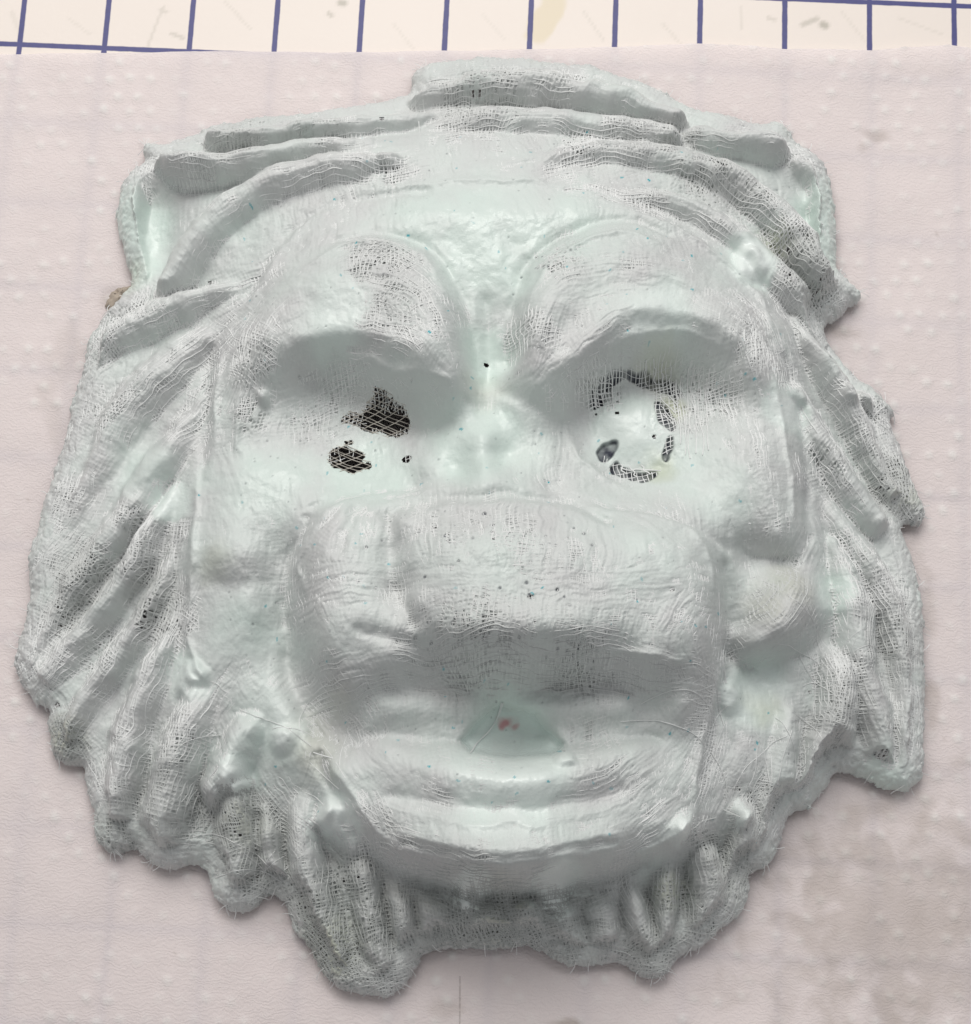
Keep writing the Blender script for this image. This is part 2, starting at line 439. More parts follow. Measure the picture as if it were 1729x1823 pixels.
# folds and pinches in the cloth
F = [
    [(700, 1440, 46, 12), (800, 1462, 51, 13), (900, 1468, 53, 13), (1010, 1460, 52, 13), (1110, 1430, 46, 12)],
    [(720, 1490, 46, 12), (820, 1512, 51, 12), (900, 1518, 53, 12), (1000, 1508, 51, 12), (1100, 1478, 46, 12)],
    [(730, 1530, 44, 11), (830, 1556, 48, 11), (920, 1562, 48, 11), (1010, 1550, 48, 11), (1100, 1520, 44, 11)],
    [(690, 985, 54, 12), (735, 925, 56, 12), (870, 902, 57, 12), (1010, 914, 57, 12), (1105, 955, 56, 12)],
    [(540, 955, 44, 9), (530, 1010, 42, 9), (552, 1060, 43, 9)],
    [(760, 1108, 60, 12), (850, 1150, 60, 12), (960, 1165, 59, 12), (1100, 1150, 56, 10)],
    [(1230, 940, 50, 10), (1262, 1000, 48, 10), (1262, 1060, 46, 10)],
    [(560, 640, 43, 10), (640, 640, 45, 12), (740, 682, 46, 12), (815, 690, 44, 12)],
    [(1320, 650, 42, 10), (1200, 596, 45, 12), (1100, 618, 46, 12), (1020, 668, 44, 12)],
    [(530, 480, 45, 12), (600, 440, 47, 12), (670, 430, 48, 12), (760, 462, 50, 12), (812, 560, 50, 10)],
    [(935, 590, 50, 10), (958, 500, 50, 10), (1020, 440, 50, 12), (1110, 408, 48, 10), (1200, 452, 46, 10)],
    [(355, 900, 33, 10), (340, 1040, 30, 10), (338, 1140, 29, 10), (370, 1220, 30, 8)],
    [(400, 590, 32, 10), (385, 700, 31, 10), (380, 800, 30, 9)],
    [(1410, 985, 36, 8), (1360, 975, 38, 9), (1310, 958, 40, 8)],
    [(1380, 660, 36, 10), (1395, 760, 36, 10), (1412, 880, 36, 10), (1418, 975, 34, 8)],
    [(640, 340, 36, 10), (760, 322, 38, 9), (900, 316, 39, 9), (1040, 330, 38, 8)],
    [(560, 1320, 36, 12), (620, 1400, 38, 12), (680, 1490, 37, 12), (760, 1528, 39, 12)],
    [(1290, 1180, 37, 8), (1262, 1300, 37, 10), (1246, 1400, 37, 10), (1242, 1450, 35, 8)],
    [(535, 985, 46, 10), (600, 900, 45, 10), (680, 876, 45, 10), (800, 880, 46, 8)],
    [(1050, 905, 50, 10), (1150, 920, 51, 12), (1260, 960, 49, 12), (1310, 1010, 42, 10)],
    [(1005, 760, 33, 10), (1030, 820, 37, 10), (1120, 880, 39, 10)],
    [(430, 690, 36, 10), (418, 760, 35, 12), (430, 810, 34, 10)],
    [(1120, 1530, 35, 8), (1200, 1490, 35, 9), (1240, 1440, 35, 8)],
    [(350, 800, 30, 14), (345, 930, 31, 12), (335, 1050, 29, 10)],
    [(1030, 1150, 60, 10), (1120, 1170, 55, 9), (1220, 1180, 48, 8)],
    [(1180, 640, 43, 8), (1060, 660, 44, 8), (1000, 720, 38, 8)],
    [(640, 340, 36, 9), (540, 400, 34, 9), (470, 500, 32, 9), (420, 590, 32, 9)],
    [(1130, 380, 38, 8), (1230, 420, 36, 9), (1330, 500, 33, 9), (1380, 600, 32, 9)],
]
for f in F:
    fold(f, 1.9 if not (F.index(f) in (0, 1, 2, 3, 5) or f[0][:2] == (640, 340)) else 1.0)
# plaster blobs
for (x, y, z, r) in [(408, 1385, 32, 30), (418, 1395, 31, 22), (588, 1462, 33, 36), (570, 1450, 32, 22), (838, 1592, 24, 30), (985, 1580, 26, 34), (1220, 1475, 36, 22), (1330, 1450, 29, 18),
                     (470, 715, 33, 14), (1310, 1240, 34, 26), (330, 1220, 31, 26), (350, 1195, 31, 22), (500, 1316, 36, 26),
                     (1420, 700, 29, 22), (1520, 700, 25, 18), (1340, 455, 36, 30), (690, 275, 38, 20), (1330, 1450, 28, 26), (1000, 1350, 43, 20)]:
    a_ = rng.uniform(0, 3.14)
    ca_, sa_ = math.cos(a_) * r * .5, math.sin(a_) * r * .5
    bx_, by_ = P(x, y, z)
    s = win(np.array([[bx_, by_]]), r / 3.2)
    d = np.hypot(GX[s] + wx[s] * 1.6 - bx_, GY[s] + wy[s] * 1.6 - by_) / (r / 6.4)
    H[s] += 2.4 * (1 - sstep(0.3, 1.15, d))
# grooves
dig([(866, 540, 41, 12), (870, 610, 39, 12), (866, 680, 38, 14)], 1.2)
dig([(560, 690, 22, 20), (640, 672, 24, 18), (730, 700, 26, 16)], 2.5)
dig([(1020, 720, 25, 14), (1110, 640, 26, 18), (1200, 632, 27, 18), (1290, 668, 30, 16)], 2.5)
# creases where one form meets the next
for rows, dp in [
    ([(545, 925, 42, 9), (515, 1000, 37, 9), (505, 1100, 34, 9), (515, 1220, 33, 10), (560, 1310, 33, 9)], 2.2),
    ([(1290, 1010, 40, 8), (1305, 1100, 37, 9), (1302, 1200, 34, 9), (1278, 1290, 33, 9), (1258, 1380, 33, 9)], 2.2),
    ([(600, 430, 40, 8), (668, 412, 42, 8), (752, 436, 43, 8), (812, 500, 44, 8), (840, 590, 42, 8), (846, 660, 41, 9)], 1.8),
    ([(905, 650, 41, 9), (910, 560, 43, 8), (934, 480, 44, 8), (992, 424, 43, 8), (1096, 392, 40, 8), (1190, 420, 38, 7)], 1.8),
    ([(690, 915, 52, 9), (740, 890, 54, 9), (860, 884, 57, 9), (1000, 892, 52, 9), (1080, 925, 55, 8)], 2.6),
    ([(980, 870, 46, 9), (1060, 900, 47, 9), (1180, 925, 47, 9), (1290, 975, 42, 9)], 1.5),
    ([(560, 900, 42, 9), (640, 880, 42, 10), (740, 872, 45, 9)], 1.5),
    ([(1320, 970, 36, 8), (1370, 992, 32, 9), (1420, 1000, 30, 8)], 2.0),
    ([(1300, 1160, 34, 9), (1360, 1180, 30, 9), (1440, 1160, 28, 9), (1486, 1100, 26, 9)], 2.0),
    ([(370, 1040, 33, 10), (420, 1046, 34, 12), (480, 1040, 36, 12)], 0.7),
    ([(1400, 640, 30, 9), (1424, 740, 28, 9), (1438, 850, 28, 9), (1440, 960, 28, 8)], 2.0),
    ([(372, 620, 27, 9), (366, 740, 27, 9), (356, 860, 28, 9)], 1.6),
    ([(570, 1350, 32, 9), (610, 1440, 30, 9), (665, 1530, 28, 10), (760, 1580, 24, 10), (900, 1596, 22, 10), (1050, 1580, 23, 10), (1150, 1545, 26, 9)], 2.4),
    ([(660, 1306, 41, 8), (760, 1318, 40, 8), (840, 1326, 38, 7)], 1.8), ([(990, 1328, 38, 7), (1060, 1318, 40, 8), (1170, 1312, 41, 8)], 1.8),
    ([(440, 520, 29, 9), (530, 400, 32, 9), (640, 350, 36, 9), (760, 336, 38, 8)], 1.2),
    ([(640, 1120, 55, 8), (700, 1140, 57, 9), (770, 1168, 54, 9)], 1.5),
    ([(720, 760, 35, 10), (790, 760, 40, 10), (830, 720, 42, 9)], 1.2), ([(1000, 760, 37, 9), (950, 730, 42, 9), (900, 700, 42, 9)], 1.2),
]:
    dig([(a_, b_, c_, d_ * 1.35) for (a_, b_, c_, d_) in rows], dp * 0.8)
dig([(695, 925, 54, 12), (702, 990, 54, 20), (708, 1060, 54, 20), (735, 1108, 58, 14)], 2.4)
dig([(700, 1416, 41, 10), (820, 1436, 42, 10), (960, 1440, 42, 10), (1100, 1410, 41, 10)], 0.7)
dig([(720, 1505, 40, 7), (900, 1522, 41, 7), (1090, 1500, 40, 7)], 1.2)
dig([(640, 920, 44, 12), (610, 990, 46, 10)], 1.5)
dig([(260, 330, 9, 20), (300, 370, 10, 26), (290, 440, 11, 26)], 1.2)
dig([(1420, 330, 10, 20), (1440, 400, 11, 20), (1420, 450, 12, 20)], 1.2)

MOUTH = [(822, 1320), (850, 1285), (888, 1254), (950, 1272), (1002, 1330), (985, 1346), (900, 1350), (840, 1340)]
msd = poly_mask(MOUTH, 35)
H = np.where(msd > -1.2, H - 2.6 * sstep(-1.2, 1.0, msd), H)
H = blur(H, 1.3)
H = H + 0.38 * (H - blur(H, 10.0)) + 0.12 * (H - blur(H, 30.0))       # crisper creases and crests
H = np.maximum(H, 3.0)
lump = noise(GX, GY, 14, 21, 2) * 1.0 + noise(GX + wx * 2, GY + wy * 2, 5.0, 22, 3) * 0.42 + blur((LAB > 0).astype(float), 8.0) * noise(GX + wx * 2, GY + wy * 2, 8, 24, 2) * 1.1
H += lump
rim = 2.0 + 0.85 * np.sqrt(np.clip(SD, 0, 14) * (28 - np.clip(SD, 0, 14))) + np.clip(SD - 6, 0, 60) * 3.2
kk = 1.5
dl = np.clip(0.5 + 0.5 * (rim - H) / kk, 0, 1)
H = rim * (1 - dl) + H * dl - kk * dl * (1 - dl)
H = np.maximum(H, 1.6)
HS = blur(H, 1.6)                      # what the gauze drapes over

# ---------------------------------------------------------------- gauze strips: path rows (px, py, z), half width px, strength
GZ = [
    ([(432, 690, 32), (490, 560, 42), (640, 478, 49), (760, 530, 52), (822, 650, 46)], 78, 0.75),
    ([(1366, 660, 38), (1320, 565, 44), (1150, 490, 50), (990, 510, 51), (935, 640, 47)], 80, 0.75),
    ([(500, 720, 25), (580, 690, 22), (680, 700, 22), (780, 760, 29)], 60, 0.45),
    ([(1310, 590, 42), (1300, 700, 30), (1320, 830, 39), (1365, 985, 34)], 95, 0.55),
    ([(560, 1060, 45), (720, 1040, 56), (900, 1040, 64), (1080, 1060, 59), (1270, 1040, 48)], 105, 0.55),
    ([(540, 1230, 42), (700, 1200, 47), (900, 1195, 46), (1100, 1200, 47), (1280, 1230, 40)], 62, 0.75),
    ([(600, 1290, 38), (700, 1400, 41), (900, 1440, 42), (1100, 1400, 41), (1230, 1290, 38)], 95, 0.6),
    ([(680, 1490, 38), (800, 1530, 39), (900, 1540, 39), (1080, 1510, 38), (1220, 1430, 34)], 46, 0.8),
    ([(590, 1130, 46), (560, 1010, 46), (640, 900, 42), (760, 880, 44)], 60, 0.5),
    ([(1300, 1150, 36), (1400, 1090, 37), (1450, 1000, 32)], 80, 0.75),
    ([(1180, 1110, 52), (1230, 1020, 51), (1120, 920, 51), (980, 880, 46)], 60, 0.55),
    ([(600, 1300, 36), (650, 1430, 37), (720, 1530, 36)], 50, 0.7),
    ([(1240, 1160, 44), (1260, 1300, 35), (1220, 1450, 35)], 62, 0.7),
    ([(520, 420, 34), (660, 370, 36), (880, 345, 38), (1100, 360, 36), (1250, 430, 33)], 46, 0.4),
    ([(390, 900, 36), (410, 1010, 34), (430, 1130, 34)], 70, 0.35),
    ([(420, 640, 33), (400, 780, 29), (430, 900, 33)], 46, 0.4),
    ([(420, 1130, 33), (470, 1250, 31), (560, 1340, 33)], 60, 0.55),
    ([(1340, 1200, 28), (1340, 1330, 28), (1290, 1440, 28)], 60, 0.6),
    ([(700, 1600, 20), (880, 1640, 17), (1080, 1620, 18)], 75, 1.0),
    ([(430, 1330, 29), (480, 1420, 26), (560, 1500, 27)], 70, 0.9),
    ([(600, 590, 45), (700, 610, 48), (790, 680, 44)], 50, 0.7),
    ([(1120, 570, 47), (1050, 620, 46), (960, 690, 43)], 50, 0.6),
]
N_FACE = len(GZ)
for i, a in enumerate(LOCKS):
    if i in (EAR_L - 1, EAR_R - 1):
        GZ.append(([tuple(r[:3]) for r in a], a[:, 3].max() * 1.2, 0.4))
    else:
        GZ.append(([tuple(r[:3]) for r in a], a[:, 3].max() * 1.15, 0.8))

GZ.append((([(800, 60, 12), (850, 500, 35), (880, 900, 45), (860, 1300, 40), (900, 1790, 10)]), 900, 0.5))
GZ.append(([tuple(r) + (8,) for r in (np.array(OUT + OUT[:1]) + (np.array([[850, 930]]) - np.array(OUT + OUT[:1])) * 0.035)[::4].tolist()], 52, 0.62))

# where the cloth is open (px, py, radius px, amount), and where plaster fills it
OPEN = [(150, 1010, 60, .9), (120, 1090, 50, .8), (250, 1000, 40, .9), (285, 1090, 50, 1.0), (240, 930, 26, .9), (290, 960, 40, .7), (120, 880, 30, .7), (180, 730, 40, .6),
        (180, 1160, 40, .6), (110, 1310, 40, .6), (1040, 270, 40, .8), (1210, 245, 34, .9), (1130, 250, 60, .5), (1260, 305, 60, .7), (1340, 350, 50, .6), (1160, 370, 24, .8),
        (1420, 460, 60, .9), (1450, 500, 40, .9), (1390, 420, 34, .6), (560, 225, 60, .5), (420, 232, 50, .5), (860, 165, 90, .55), (980, 130, 60, .5), (340, 275, 40, .5), (690, 305, 24, .6),
        (1600, 850, 44, .95), (1640, 905, 30, .9), (1460, 830, 40, .7), (1530, 800, 50, .5), (1600, 1130, 60, .6), (1560, 1050, 50, .5), (1500, 1200, 50, .6),
        (600, 1690, 70, 1.0), (560, 1600, 60, .75), (690, 1740, 40, .8), (430, 1460, 60, .7), (340, 1450, 50, .6), (460, 1580, 40, .9), (240, 1420, 40, .5), (200, 1500, 40, .5), (620, 1560, 50, .7),
        (850, 1640, 60, .8), (960, 1650, 80, .6), (1160, 1690, 50, .7), (1200, 1590, 40, .8), (1360, 1410, 34, .95), (1300, 1540, 50, .6), (1260, 1640, 40, .5), (1250, 1500, 36, .7), (720, 1640, 50, .7),
        (1030, 1165, 44, .75), (850, 1130, 70, .55), (680, 470, 60, .6), (990, 470, 60, .6), (700, 550, 50, .4), (940, 600, 34, .6), (450, 640, 40, .7), (440, 740, 30, .7), (860, 960, 80, .35),
        (1520, 1000, 40, .4), (300, 1330, 50, .5), (1330, 620, 40, .4), (1080, 690, 40, .8), (1240, 720, 60, .6), (600, 700, 50, .4), (560, 760, 40, .5),
        (200, 560, 40, .6), (260, 540, 40, .4), (180, 620, 30, .8), (330, 1110, 30, .6), (1560, 720, 30, .6), (1500, 1260, 60, .5), (660, 1640, 50, .8)]
FILL = [(238, 400, 70, 1), (250, 470, 40, 1), (1455, 380, 60, 1), (1470, 440, 40, 1), (880, 430, 110, 1), (865, 640, 50, 1), (860, 790, 90, 1), (650, 850, 70, .8), (880, 1000, 60, .5), (420, 1385, 30, 1), (590, 1462, 36, 1), (838, 1590, 34, 1), (985, 1580, 40, 1), (905, 1375, 80, .8), (910, 1295, 70, 1),
        (480, 860, 70, .8), (430, 1120, 60, .6), (1120, 760, 60, 1), (1210, 830, 60, .6), (1400, 730, 40, .9), (1340, 460, 46, 1), (1480, 1060, 40, .7), (1340, 1230, 60, .6), (300, 900, 34, .8),
        (1160, 1000, 60, .4), (760, 400, 80, .7), (1020, 400, 80, .7), (470, 1290, 60, .6), (340, 1200, 40, .7), (250, 830, 50, .6), (1560, 1380, 50, .8), (1180, 540, 50, .5), (600, 560, 60, .4), (1300, 880, 50, .5)]


def field(lst):
    F = np.zeros(GX.shape)
    for (px, py, r, v) in lst:
        z0 = float(samp(HS, *[np.array([c]) for c in P(px, py, 22)])[0])
        x, y = P(px, py, z0)
        rr = r / 6.4
        s = win(np.array([[x, y]]), rr * 1.9)
        d = np.hypot(GX[s] + wx[s] * 2.5 - x, GY[s] + wy[s] * 2.5 - y) / rr
        F[s] = np.maximum(F[s], v * (1 - sstep(0.35, 1.5, d)))
    return F


opened, filled = field(OPEN), field(FILL)
REGM = blur((LAB > 0).astype(float), 6.0)
patch = noise(GX + wx, GY + wy, 16, 41, 3)
show = np.clip(0.72 + 0.06 * np.clip(1.0 - GY / 40, -1, 4) * (REGM) + 0.75 * patch + 0.7 * opened - 0.72 * filled, 0, 1)     # how far the weave stands out of the plaster
pitch = 1.04


def warp(s_, o_, seed):
    return noise(s_, o_, 13, seed, 2) * 2.0 + noise(s_, o_, 2.7, seed + 1000, 1) * 0.45


UU = np.full(GX.shape, 0.0)
VV = np.full(GX.shape, 0.0)
SC = np.zeros(GX.shape)              # strength of the strip that owns the spot
SID = np.full(GX.shape, -1)
strips = []
for si, (rows, hw, strength) in enumerate(GZ):
    a = np.array(rows, float)
    L = np.hypot(*np.diff(a[:, :2], axis=0).T).sum() / 6.5
    c = catmull(a, max(8, int(L / 1.6)))
    xy = PXY(c)
    if N_FACE <= si < N_FACE + len(LOCKS):
        e0, e1 = xy[0] - xy[1], xy[-1] - xy[-2]
        e0, e1 = e0 / np.hypot(*e0), e1 / np.hypot(*e1)
        xy = np.vstack([xy[0] + e0 * np.array([[4.0], [2.0]]), xy, xy[-1] + e1 * np.array([[2.0], [4.0], [6.0], [8.0]])])
    tan = np.gradient(xy, axis=0)
    sl = np.hypot(*tan.T)
    tan /= sl[:, None]
    nor = np.stack([-tan[:, 1], tan[:, 0]], 1)
    arc = np.concatenate([[0], np.cumsum(np.hypot(*np.diff(xy, axis=0).T))])
    W = hw / 6.4
    shear = math.tan(math.radians(rng.uniform(-16, 16)))
    strips.append((xy, nor, arc, W, strength, shear))
    s = win(xy, W)
    X, Y = GX[s], GY[s]
    best = np.full(X.shape, 1e9)
    bu = np.zeros(X.shape)
    bv = np.zeros(X.shape)
    for i in range(0, len(xy) - 1, 2):
        j = min(i + 2, len(xy) - 1)
        e = xy[j] - xy[i]
        l = math.hypot(*e) + 1e-9
        t = np.clip(((X - xy[i, 0]) * e[0] + (Y - xy[i, 1]) * e[1]) / (l * l), 0, 1)
        dx, dy = X - xy[i, 0] - t * e[0], Y - xy[i, 1] - t * e[1]
        d = dx * dx + dy * dy
        lat = (e[0] * dy - e[1] * dx) / l
        m = d < best
        best = np.where(m, d, best)
        bu = np.where(m, lat, bu)
        bv = np.where(m, arc[i] + t * (arc[j] - arc[i]), bv)
    own = (np.sqrt(best) < W) & (strength * (1.05 - np.sqrt(best) / W * 0.8) > SC[s])
    wu, wv = warp(bv, bu, 100 + si), warp(bv, bu, 300 + si)
    UU[s] = np.where(own, (bu - wu) / pitch, UU[s])
    VV[s] = np.where(own, (bv - wv - shear * bu) / pitch, VV[s])
    SC[s] = np.where(own, strength * (1.05 - np.sqrt(best) / W * 0.8), SC[s])
    SID[s] = np.where(own, si, SID[s])
filled = np.maximum(filled, sstep(-0.5, 0.5, msd))
show = show * (1 - sstep(-0.8, 0.3, msd))
g = show * np.where(SID >= 0, np.clip(SC * 1.5, 0, 1), 0)
fu, fv = np.abs(UU - np.round(UU)), np.abs(VV - np.round(VV))   # 0 on a thread, 0.5 mid cell
cellw = sstep(0.12, 0.34, np.minimum(fu, fv))
ru = hash2(np.floor(UU), np.floor(VV), 3)
cu, cv = UU - np.floor(UU) - 0.5, VV - np.floor(VV) - 0.5
cr_ = np.hypot(cu, cv)
cellw = 1 - sstep(0.22 + 0.12 * ru, 0.46, cr_ + 0.1 * noise(GX, GY, .9, 53))
deep = np.clip(g * 0.26 + opened * 0.95 * (ru > 0.3) - filled * .5, 0, 1.3) * (0.25 + 0.75 * ru)
H = H + noise(GX, GY, 1.3, 51, 2) * (0.15 - 0.09 * np.clip(filled, 0, 1))
pit = cellw * deep
H2 = H - pit * (0.45 + 0.55 * opened)
H2 += noise(UU * pitch, VV * pitch * 0.16, 0.9, 55, 2) * 0.5 * g * (SID >= 0)
# threads' own relief where they are half sunk in plaster
H2 += (1 - sstep(0.0, 0.22, np.minimum(fu, fv))) * g * 0.16

# ---------------------------------------------------------------- true openings: open cells, the eyes, pinholes
HOLE = (opened * (0.55 + 0.6 * noise(GX, GY, 6, 61, 2)) + 0.0 > 1.02 - 0.55 * ru) & (cr_ < 0.24 + 0.12 * ru) & (filled < .5) & (SID >= 0) & (SD > 4)
EYE_HOLES = [
    [(1170, 430), (1250, 480), (1400, 580), (1435, 660), (1400, 745), (1340, 765), (1270, 760), (1200, 722), (1080, 712), (1020, 672), (960, 645), (890, 655), (884, 600), (950, 570), (1060, 570), (1100, 500), (1140, 480)],
    [(800, 890), (850, 870), (930, 848), (1060, 910), (1070, 970), (1135, 1010), (1120, 1030), (980, 1060), (930, 1040), (850, 1015), (810, 970)],
    [(1364, 965), (1385, 948), (1420, 945), (1440, 962), (1415, 982), (1380, 985)],
    [(930, 806), (945, 795), (978, 800), (970, 818), (940, 820)],
]
EYE_R = [
    [(805, 310), (830, 270), (875, 262), (940, 300), (1000, 288), (1110, 330), (1150, 400), (1125, 432), (1100, 388), (1010, 376), (890, 335)],
    [(940, 480), (980, 478), (1040, 560), (1080, 640), (1072, 712), (1030, 684), (975, 640), (955, 560)],
    [(455, 430), (500, 380), (560, 330), (620, 310), (600, 360), (540, 420), (520, 500), (455, 505)],
    [(500, 880), (540, 820), (600, 800), (640, 800), (630, 850), (595, 905), (560, 940), (520, 940)],
    [(560, 350), (640, 290), (740, 270), (800, 285), (780, 310), (700, 310), (620, 345)],
    [(1040, 800), (1060, 780), (1060, 870), (1020, 950), (1000, 940)],
    [(600, 1000), (640, 955), (700, 1005), (760, 1052), (900, 1040), (950, 1050), (940, 1078), (830, 1102), (700, 1062), (605, 1030)],
]
eye_l = np.zeros(GX.shape, bool)
for p in EYE_HOLES:
    eye_l |= poly_mask([(400 + a / 4.3225, 600 + b / 4.3225) for a, b in p], 32.5) + noise(GX, GY, 1.5, 71, 2) * 0.7 > 0.05
eye_r = np.zeros(GX.shape, bool)
for p in EYE_R:
    eye_r |= poly_mask([(950 + a / 4.3225, 600 + b / 4.3225) for a, b in p], 36.5) + noise(GX, GY, 1.2, 72) * 0.4 > -0.35
PIN = [(725, 823, 34, 6), (1570, 1342, 14, 7), (341, 1312, 28, 4), (866, 648, 38, 2.5), (1095, 747, 29, 2.5), (1160, 790, 29, 2), (680, 215, 25, 2.5), (1312, 1403, 28, 3.5), (1450, 1228, 27, 2), (95, 1252, 14, 3), (365, 486, 29, 3), (1320, 1404, 28, 2.5),
       (944, 1070, 64, 2.6), (880, 965, 63, 2), (775, 945, 58, 2), (1190, 1060, 54, 2)]
pin = np.zeros(GX.shape, bool)
for (px, py, z, r) in PIN:
    x, y = P(px, py, z)
    pin |= np.hypot((GX - x), (GY - y) * 1.3) < r / 6.4 + 0.12
# a sprinkle of pinholes on the brows and the nose pad
SPK = []
for (px, py, z, rx, ry, n_) in [(680, 470, 50, 60, 22, 24), (980, 470, 50, 40, 30, 16), (900, 960, 63, 160, 40, 26), (850, 1130, 60, 110, 20, 26), (1030, 1165, 57, 34, 18, 22), (700, 1040, 56, 30, 30, 6), (900, 1060, 64, 160, 40, 14)]:
    for k in range(n_):
        x, y = P(px + rng.normal() * rx * .6, py + rng.normal() * ry * .6, z)
        SPK.append((x, y, rng.uniform(0.22, 0.42), rng.uniform(.35, .95)))
hole_any = HOLE | eye_l | pin
eyeb = blur(eye_r.astype(float), 1.6)
H2 = H2 - 1.6 * sstep(0.2, 0.8, eyeb)
spk = np.zeros(GX.shape)
for k in range(420):                      # bubbles and specks all over the face
    x, y = P(rng.uniform(380, 1450), rng.uniform(220, 1480), 40)
    SPK.append((x, y, rng.uniform(0.16, 0.3), rng.uniform(.1, .5)))
for (x, y, r, v) in SPK:
    s = win(np.array([[x, y]]), 1.2)
    spk[s] = np.maximum(spk[s], v * (1 - sstep(r * .6, r * 1.5, np.hypot(GX[s] - x, GY[s] - y))))
H2 = H2 - spk * 0.5
H2 = H2 - 0.5 * blur(hole_any.astype(float), 1.0) * ~hole_any
BODY = (SD > 0) & ~hole_any

# ---------------------------------------------------------------- regions: each feature of the face is a part of its own
REG = np.zeros(GX.shape, np.int32)     # 0 face
region_names = ['face']


def region(name, pix, z):
    region_names.append(name)
    REG[poly_mask(pix, z) + noise(GX, GY, 3, 81) * .5 > 0] = len(region_names) - 1


region('forehead', [(470, 500), (560, 400), (660, 350), (880, 325), (1080, 340), (1240, 420), (1190, 430), (1100, 400), (1000, 430), (930, 500), (905, 660), (830, 660), (800, 500), (660, 425), (540, 470)], 38)
region('brow', [(415, 690), (440, 610), (530, 480), (650, 430), (770, 465), (812, 550), (836, 690), (780, 705), (720, 685), (640, 648), (570, 640), (500, 672), (450, 720)], 44)
region('brow', [(915, 690), (915, 600), (945, 510), (1000, 440), (1100, 405), (1200, 440), (1330, 555), (1375, 650), (1345, 705), (1280, 655), (1200, 612), (1110, 628), (1030, 675), (970, 710)], 44)
region('eye', [(450, 725), (500, 680), (570, 645), (640, 652), (720, 690), (790, 715), (780, 800), (720, 850), (600, 865), (500, 800)], 24)
region('eye', [(985, 750), (1030, 685), (1110, 635), (1200, 620), (1260, 660), (1250, 780), (1200, 860), (1100, 860), (1020, 810)], 26)
region('nose', [(700, 930), (780, 850), (800, 760), (840, 700), (900, 700), (950, 780), (980, 860), (1080, 930), (1110, 1020), (1110, 1130), (1050, 1165), (920, 1170), (790, 1150), (715, 1100), (700, 1000)], 58)
region('upper_lip', [(530, 990), (600, 905), (690, 900), (698, 1000), (710, 1100), (790, 1152), (920, 1172), (1050, 1168), (1112, 1130), (1110, 1000), (1250, 970), (1275, 1060), (1265, 1200), (1220, 1300), (1060, 1310), (960, 1262), (890, 1250), (830, 1290), (700, 1300), (590, 1260), (540, 1150)], 47)
region('mouth', [(820, 1318), (850, 1285), (890, 1250), (950, 1270), (1000, 1330), (990, 1345), (900, 1345), (840, 1338)], 31)
region('lower_lip', [(700, 1335), (820, 1338), (900, 1347), (1000, 1345), (1110, 1335), (1085, 1400), (980, 1432), (880, 1436), (760, 1420)], 43)
region('chin', [(600, 1320), (700, 1340), (760, 1422), (880, 1438), (980, 1434), (1085, 1402), (1120, 1335), (1235, 1330), (1240, 1450), (1190, 1500), (1080, 1560), (900, 1585), (760, 1570), (680, 1520), (640, 1450)], 38)
region('cheek', [(345, 850), (480, 830), (540, 900), (520, 1000), (500, 1160), (430, 1200), (345, 1180), (330, 1000)], 33)
region('cheek', [(1270, 740), (1370, 700), (1420, 800), (1425, 960), (1480, 1060), (1440, 1150), (1330, 1190), (1280, 1080), (1300, 980), (1250, 880)], 36)
REG = np.where((LAB > 0), 100 + LAB, REG)
REG[(LAB == 0) & (SD < 9) & (REG == 0)] = 99
# everything unclaimed far from the face belongs to the mane
far = poly_mask([(400, 480), (600, 340), (880, 310), (1150, 350), (1390, 560), (1430, 800), (1500, 1080), (1400, 1180), (1260, 1450), (1000, 1590), (800, 1590), (560, 1380), (360, 1180), (330, 900)], 30) < 0
REG[far & (REG == 0)] = 99

# ---------------------------------------------------------------- surface attributes
BLOB = [(1125, 765, 62, .5), (408, 1388, 34, 1), (588, 1462, 42, 1), (570, 1448, 26, 1), (838, 1592, 36, 1), (985, 1582, 44, 1), (1222, 1475, 24, 1), (1330, 1450, 24, .8), (500, 1316, 34, .8), (1400, 730, 34, .9), (1340, 458, 40, .9), (905, 1375, 90, .6), (330, 1215, 34, .7), (300, 890, 34, .6), (1310, 1240, 26, .6), (1350, 1230, 40, .5), (1480, 1080, 34, .5), (1165, 560, 50, .4), (610, 560, 50, .4)]
blob = field(BLOB)
thick = np.clip(0.5 + blob * .5 + filled * 0.6 - g * 0.5 + 0.35 * noise(GX, GY, 9, 91, 3), 0, 1)     # mint plaster versus bare gauze
red = np.zeros(GX.shape)
for (px, py, r, v) in [(896, 1287, 14, 1.0), (918, 1292, 9, .7), (905, 1286, 16, .5)]:
    x, y = P(px, py, 30)
    red = np.maximum(red, v * (1 - sstep(0.2, 1.2, np.hypot(GX - x, (GY - y) * 1.3) / (r / 6.4) + .3 * noise(GX, GY, 1.5, 12))))
olive = np.zeros(GX.shape)
